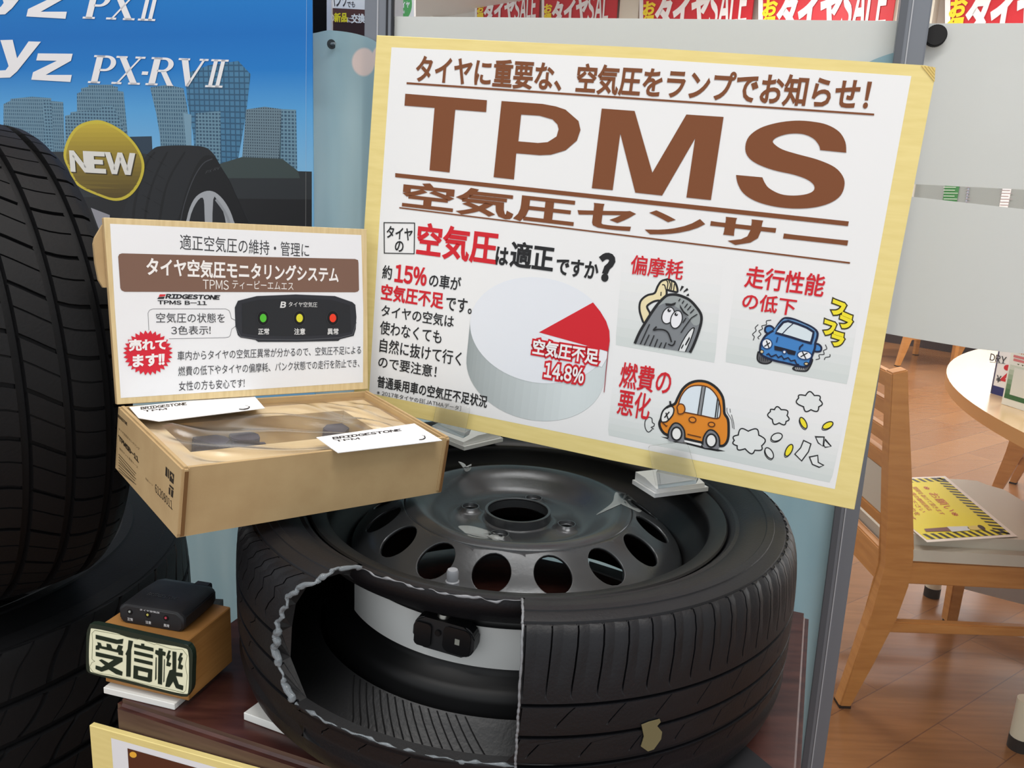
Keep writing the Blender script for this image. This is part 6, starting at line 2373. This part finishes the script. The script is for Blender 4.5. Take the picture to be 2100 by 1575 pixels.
# notice lying on the seat
def notice():
    zt = FLOOR_Z + 0.434
    quad = [at_z(p, zt) for p in ((1868, 1088), (1901, 1114), (2086, 1102), (1938, 978), (1866, 985))]
    c = quad[2]
    # a true rectangle through the three visible corners
    e0 = (at_z((1901, 1114), zt) - c)
    e1 = (at_z((1938, 978), zt) - c)
    u = Vector((e0.x, e0.y, 0)).normalized()
    v = Vector((e1.x, e1.y, 0))
    L = v.length
    Wd = 0.30
    v.normalize()
    pl = Plane(c, DV, NV)
    m = Matrix.Translation((c.x, c.y, zt + 0.0020))

    def G(x, y):
        return (u.x * x + v.x * y, u.y * x + v.y * y)
    wl = Vector((e0.x, e0.y, 0)).length
    pts = [(0, 0), (wl, 0), (wl + 0.16, L * 0.30), (wl + 0.16, L), (0, L)]
    back = at_z((1872, 1090), zt) - c
    det = u.x * v.y - u.y * v.x
    bvec = Vector(((back.x * v.y - back.y * v.x) / det, (u.x * back.y - u.y * back.x) / det))
    pts = [(0, 0), (wl, 0), (bvec.x, max(0.01, bvec.y)), (bvec.x, L), (0, L)]
    o = bm_obj('hazard_notice', prism([G(*q) for q in pts], 0.0, 0.0006), ink(240, 232, 222), matrix=m)
    tag(o, 'yellow notice with black hazard stripes lying on the chair seat', 'notice')
    p = Print(pl, 0.0003)
    b = 0.012
    xr = bvec.x
    yb = max(0.01, bvec.y)
    ys = ink(236, 222, 52)
    p.polyuv([(b, b), (wl - b * 0.4, b), (xr - b * 0.3, yb + b), (xr - b * 0.3, L - b), (b, L - b)], ys, 1)
    BKs = ink(50, 50, 36)
    n = 19
    for k in range(n):
        y = b + (L - 2 * b) * k / n
        h_ = (L - 2 * b) / n * 0.5
        p.polyuv([(b, y), (b + 0.030, y + h_ * 1.1), (b + 0.030, y + h_ * 2.1), (b, y + h_)], BKs, 2)
    n = 11
    for k in range(n):
        x = b + (wl - 1.6 * b) * k / n
        w_ = (wl - 1.6 * b) / n * 0.5
        p.polyuv([(x, b), (x + w_, b), (x + w_ * 2.2, b + 0.030), (x + w_ * 1.2, b + 0.030)], BKs, 2)
        x = b + (xr - 1.4 * b) * k / n
        w_ = (xr - 1.4 * b) / n * 0.5
        p.polyuv([(x, L - b - 0.028), (x + w_, L - b - 0.028), (x + w_ * 2, L - b), (x + w_, L - b)], BKs, 2)
    # lines of red writing running away from the shopper's side
    rr = random.Random(11)
    cols = (('※お願い※', 0.085, 0.026, 0.02, (206, 104, 70)), ('間隔をあけて頂きます', 0.124, 0.015, 0.05, (200, 120, 70)), ('この席の御利用は', 0.146, 0.015, 0.12, (204, 104, 70)), ('御遠慮下さい', 0.168, 0.015, 0.10, (200, 110, 70)), ('皆様の御協力を', 0.190, 0.016, 0.06, (196, 100, 60)), ('お願いいたします', 0.213, 0.016, 0.00, (190, 90, 56)))
    for s, x, hgt_, gap, c_ in cols:
        if x + hgt_ > xr - 0.005:
            continue
        V, Fc = lettering(s, 0.005)
        xa, xb = min(q[0] for q in V), max(q[0] for q in V)
        ya, yb2 = min(q[1] for q in V), max(q[1] for q in V)
        y0, y1 = L * 0.82, L * (0.30 + gap)
        p._add([(x + (1 - (q[1] - ya) / (yb2 - ya)) * hgt_ * 1.0, y0 + (y1 - y0) * (q[0] - xa) / (xb - xa)) for q in V], Fc, ink(*c_), 3)
    # small printed figure lying along the near edge
    pf = lambda *a: [(x, y) for x, y in a]
    p.polyuv(pf((wl - 0.020, 0.052), (wl - 0.085, 0.046), (wl - 0.085, 0.070), (wl - 0.022, 0.068)), ink(122, 82, 80), 4)
    p.polyuv(pf((wl - 0.085, 0.042), (wl - 0.135, 0.044), (wl - 0.140, 0.068), (wl - 0.085, 0.072)), ink(214, 220, 222), 5)
    p.polyuv([(wl - 0.155 + 0.020 * math.cos(2 * PI * k / 20), 0.056 + 0.013 * math.sin(2 * PI * k / 20)) for k in range(20)], ink(226, 206, 120), 5)
    p.polyuv([(wl - 0.172 + 0.008 * math.cos(2 * PI * k / 20), 0.056 + 0.014 * math.sin(2 * PI * k / 20)) for k in range(20)], ink(60, 46, 34), 6)
    for k in range(len(p.v)):
        p.v[k] = (*G(p.v[k][0], p.v[k][1]), p.v[k][2] + 0.0007)
    g = p.build('printed_artwork', o)


notice()
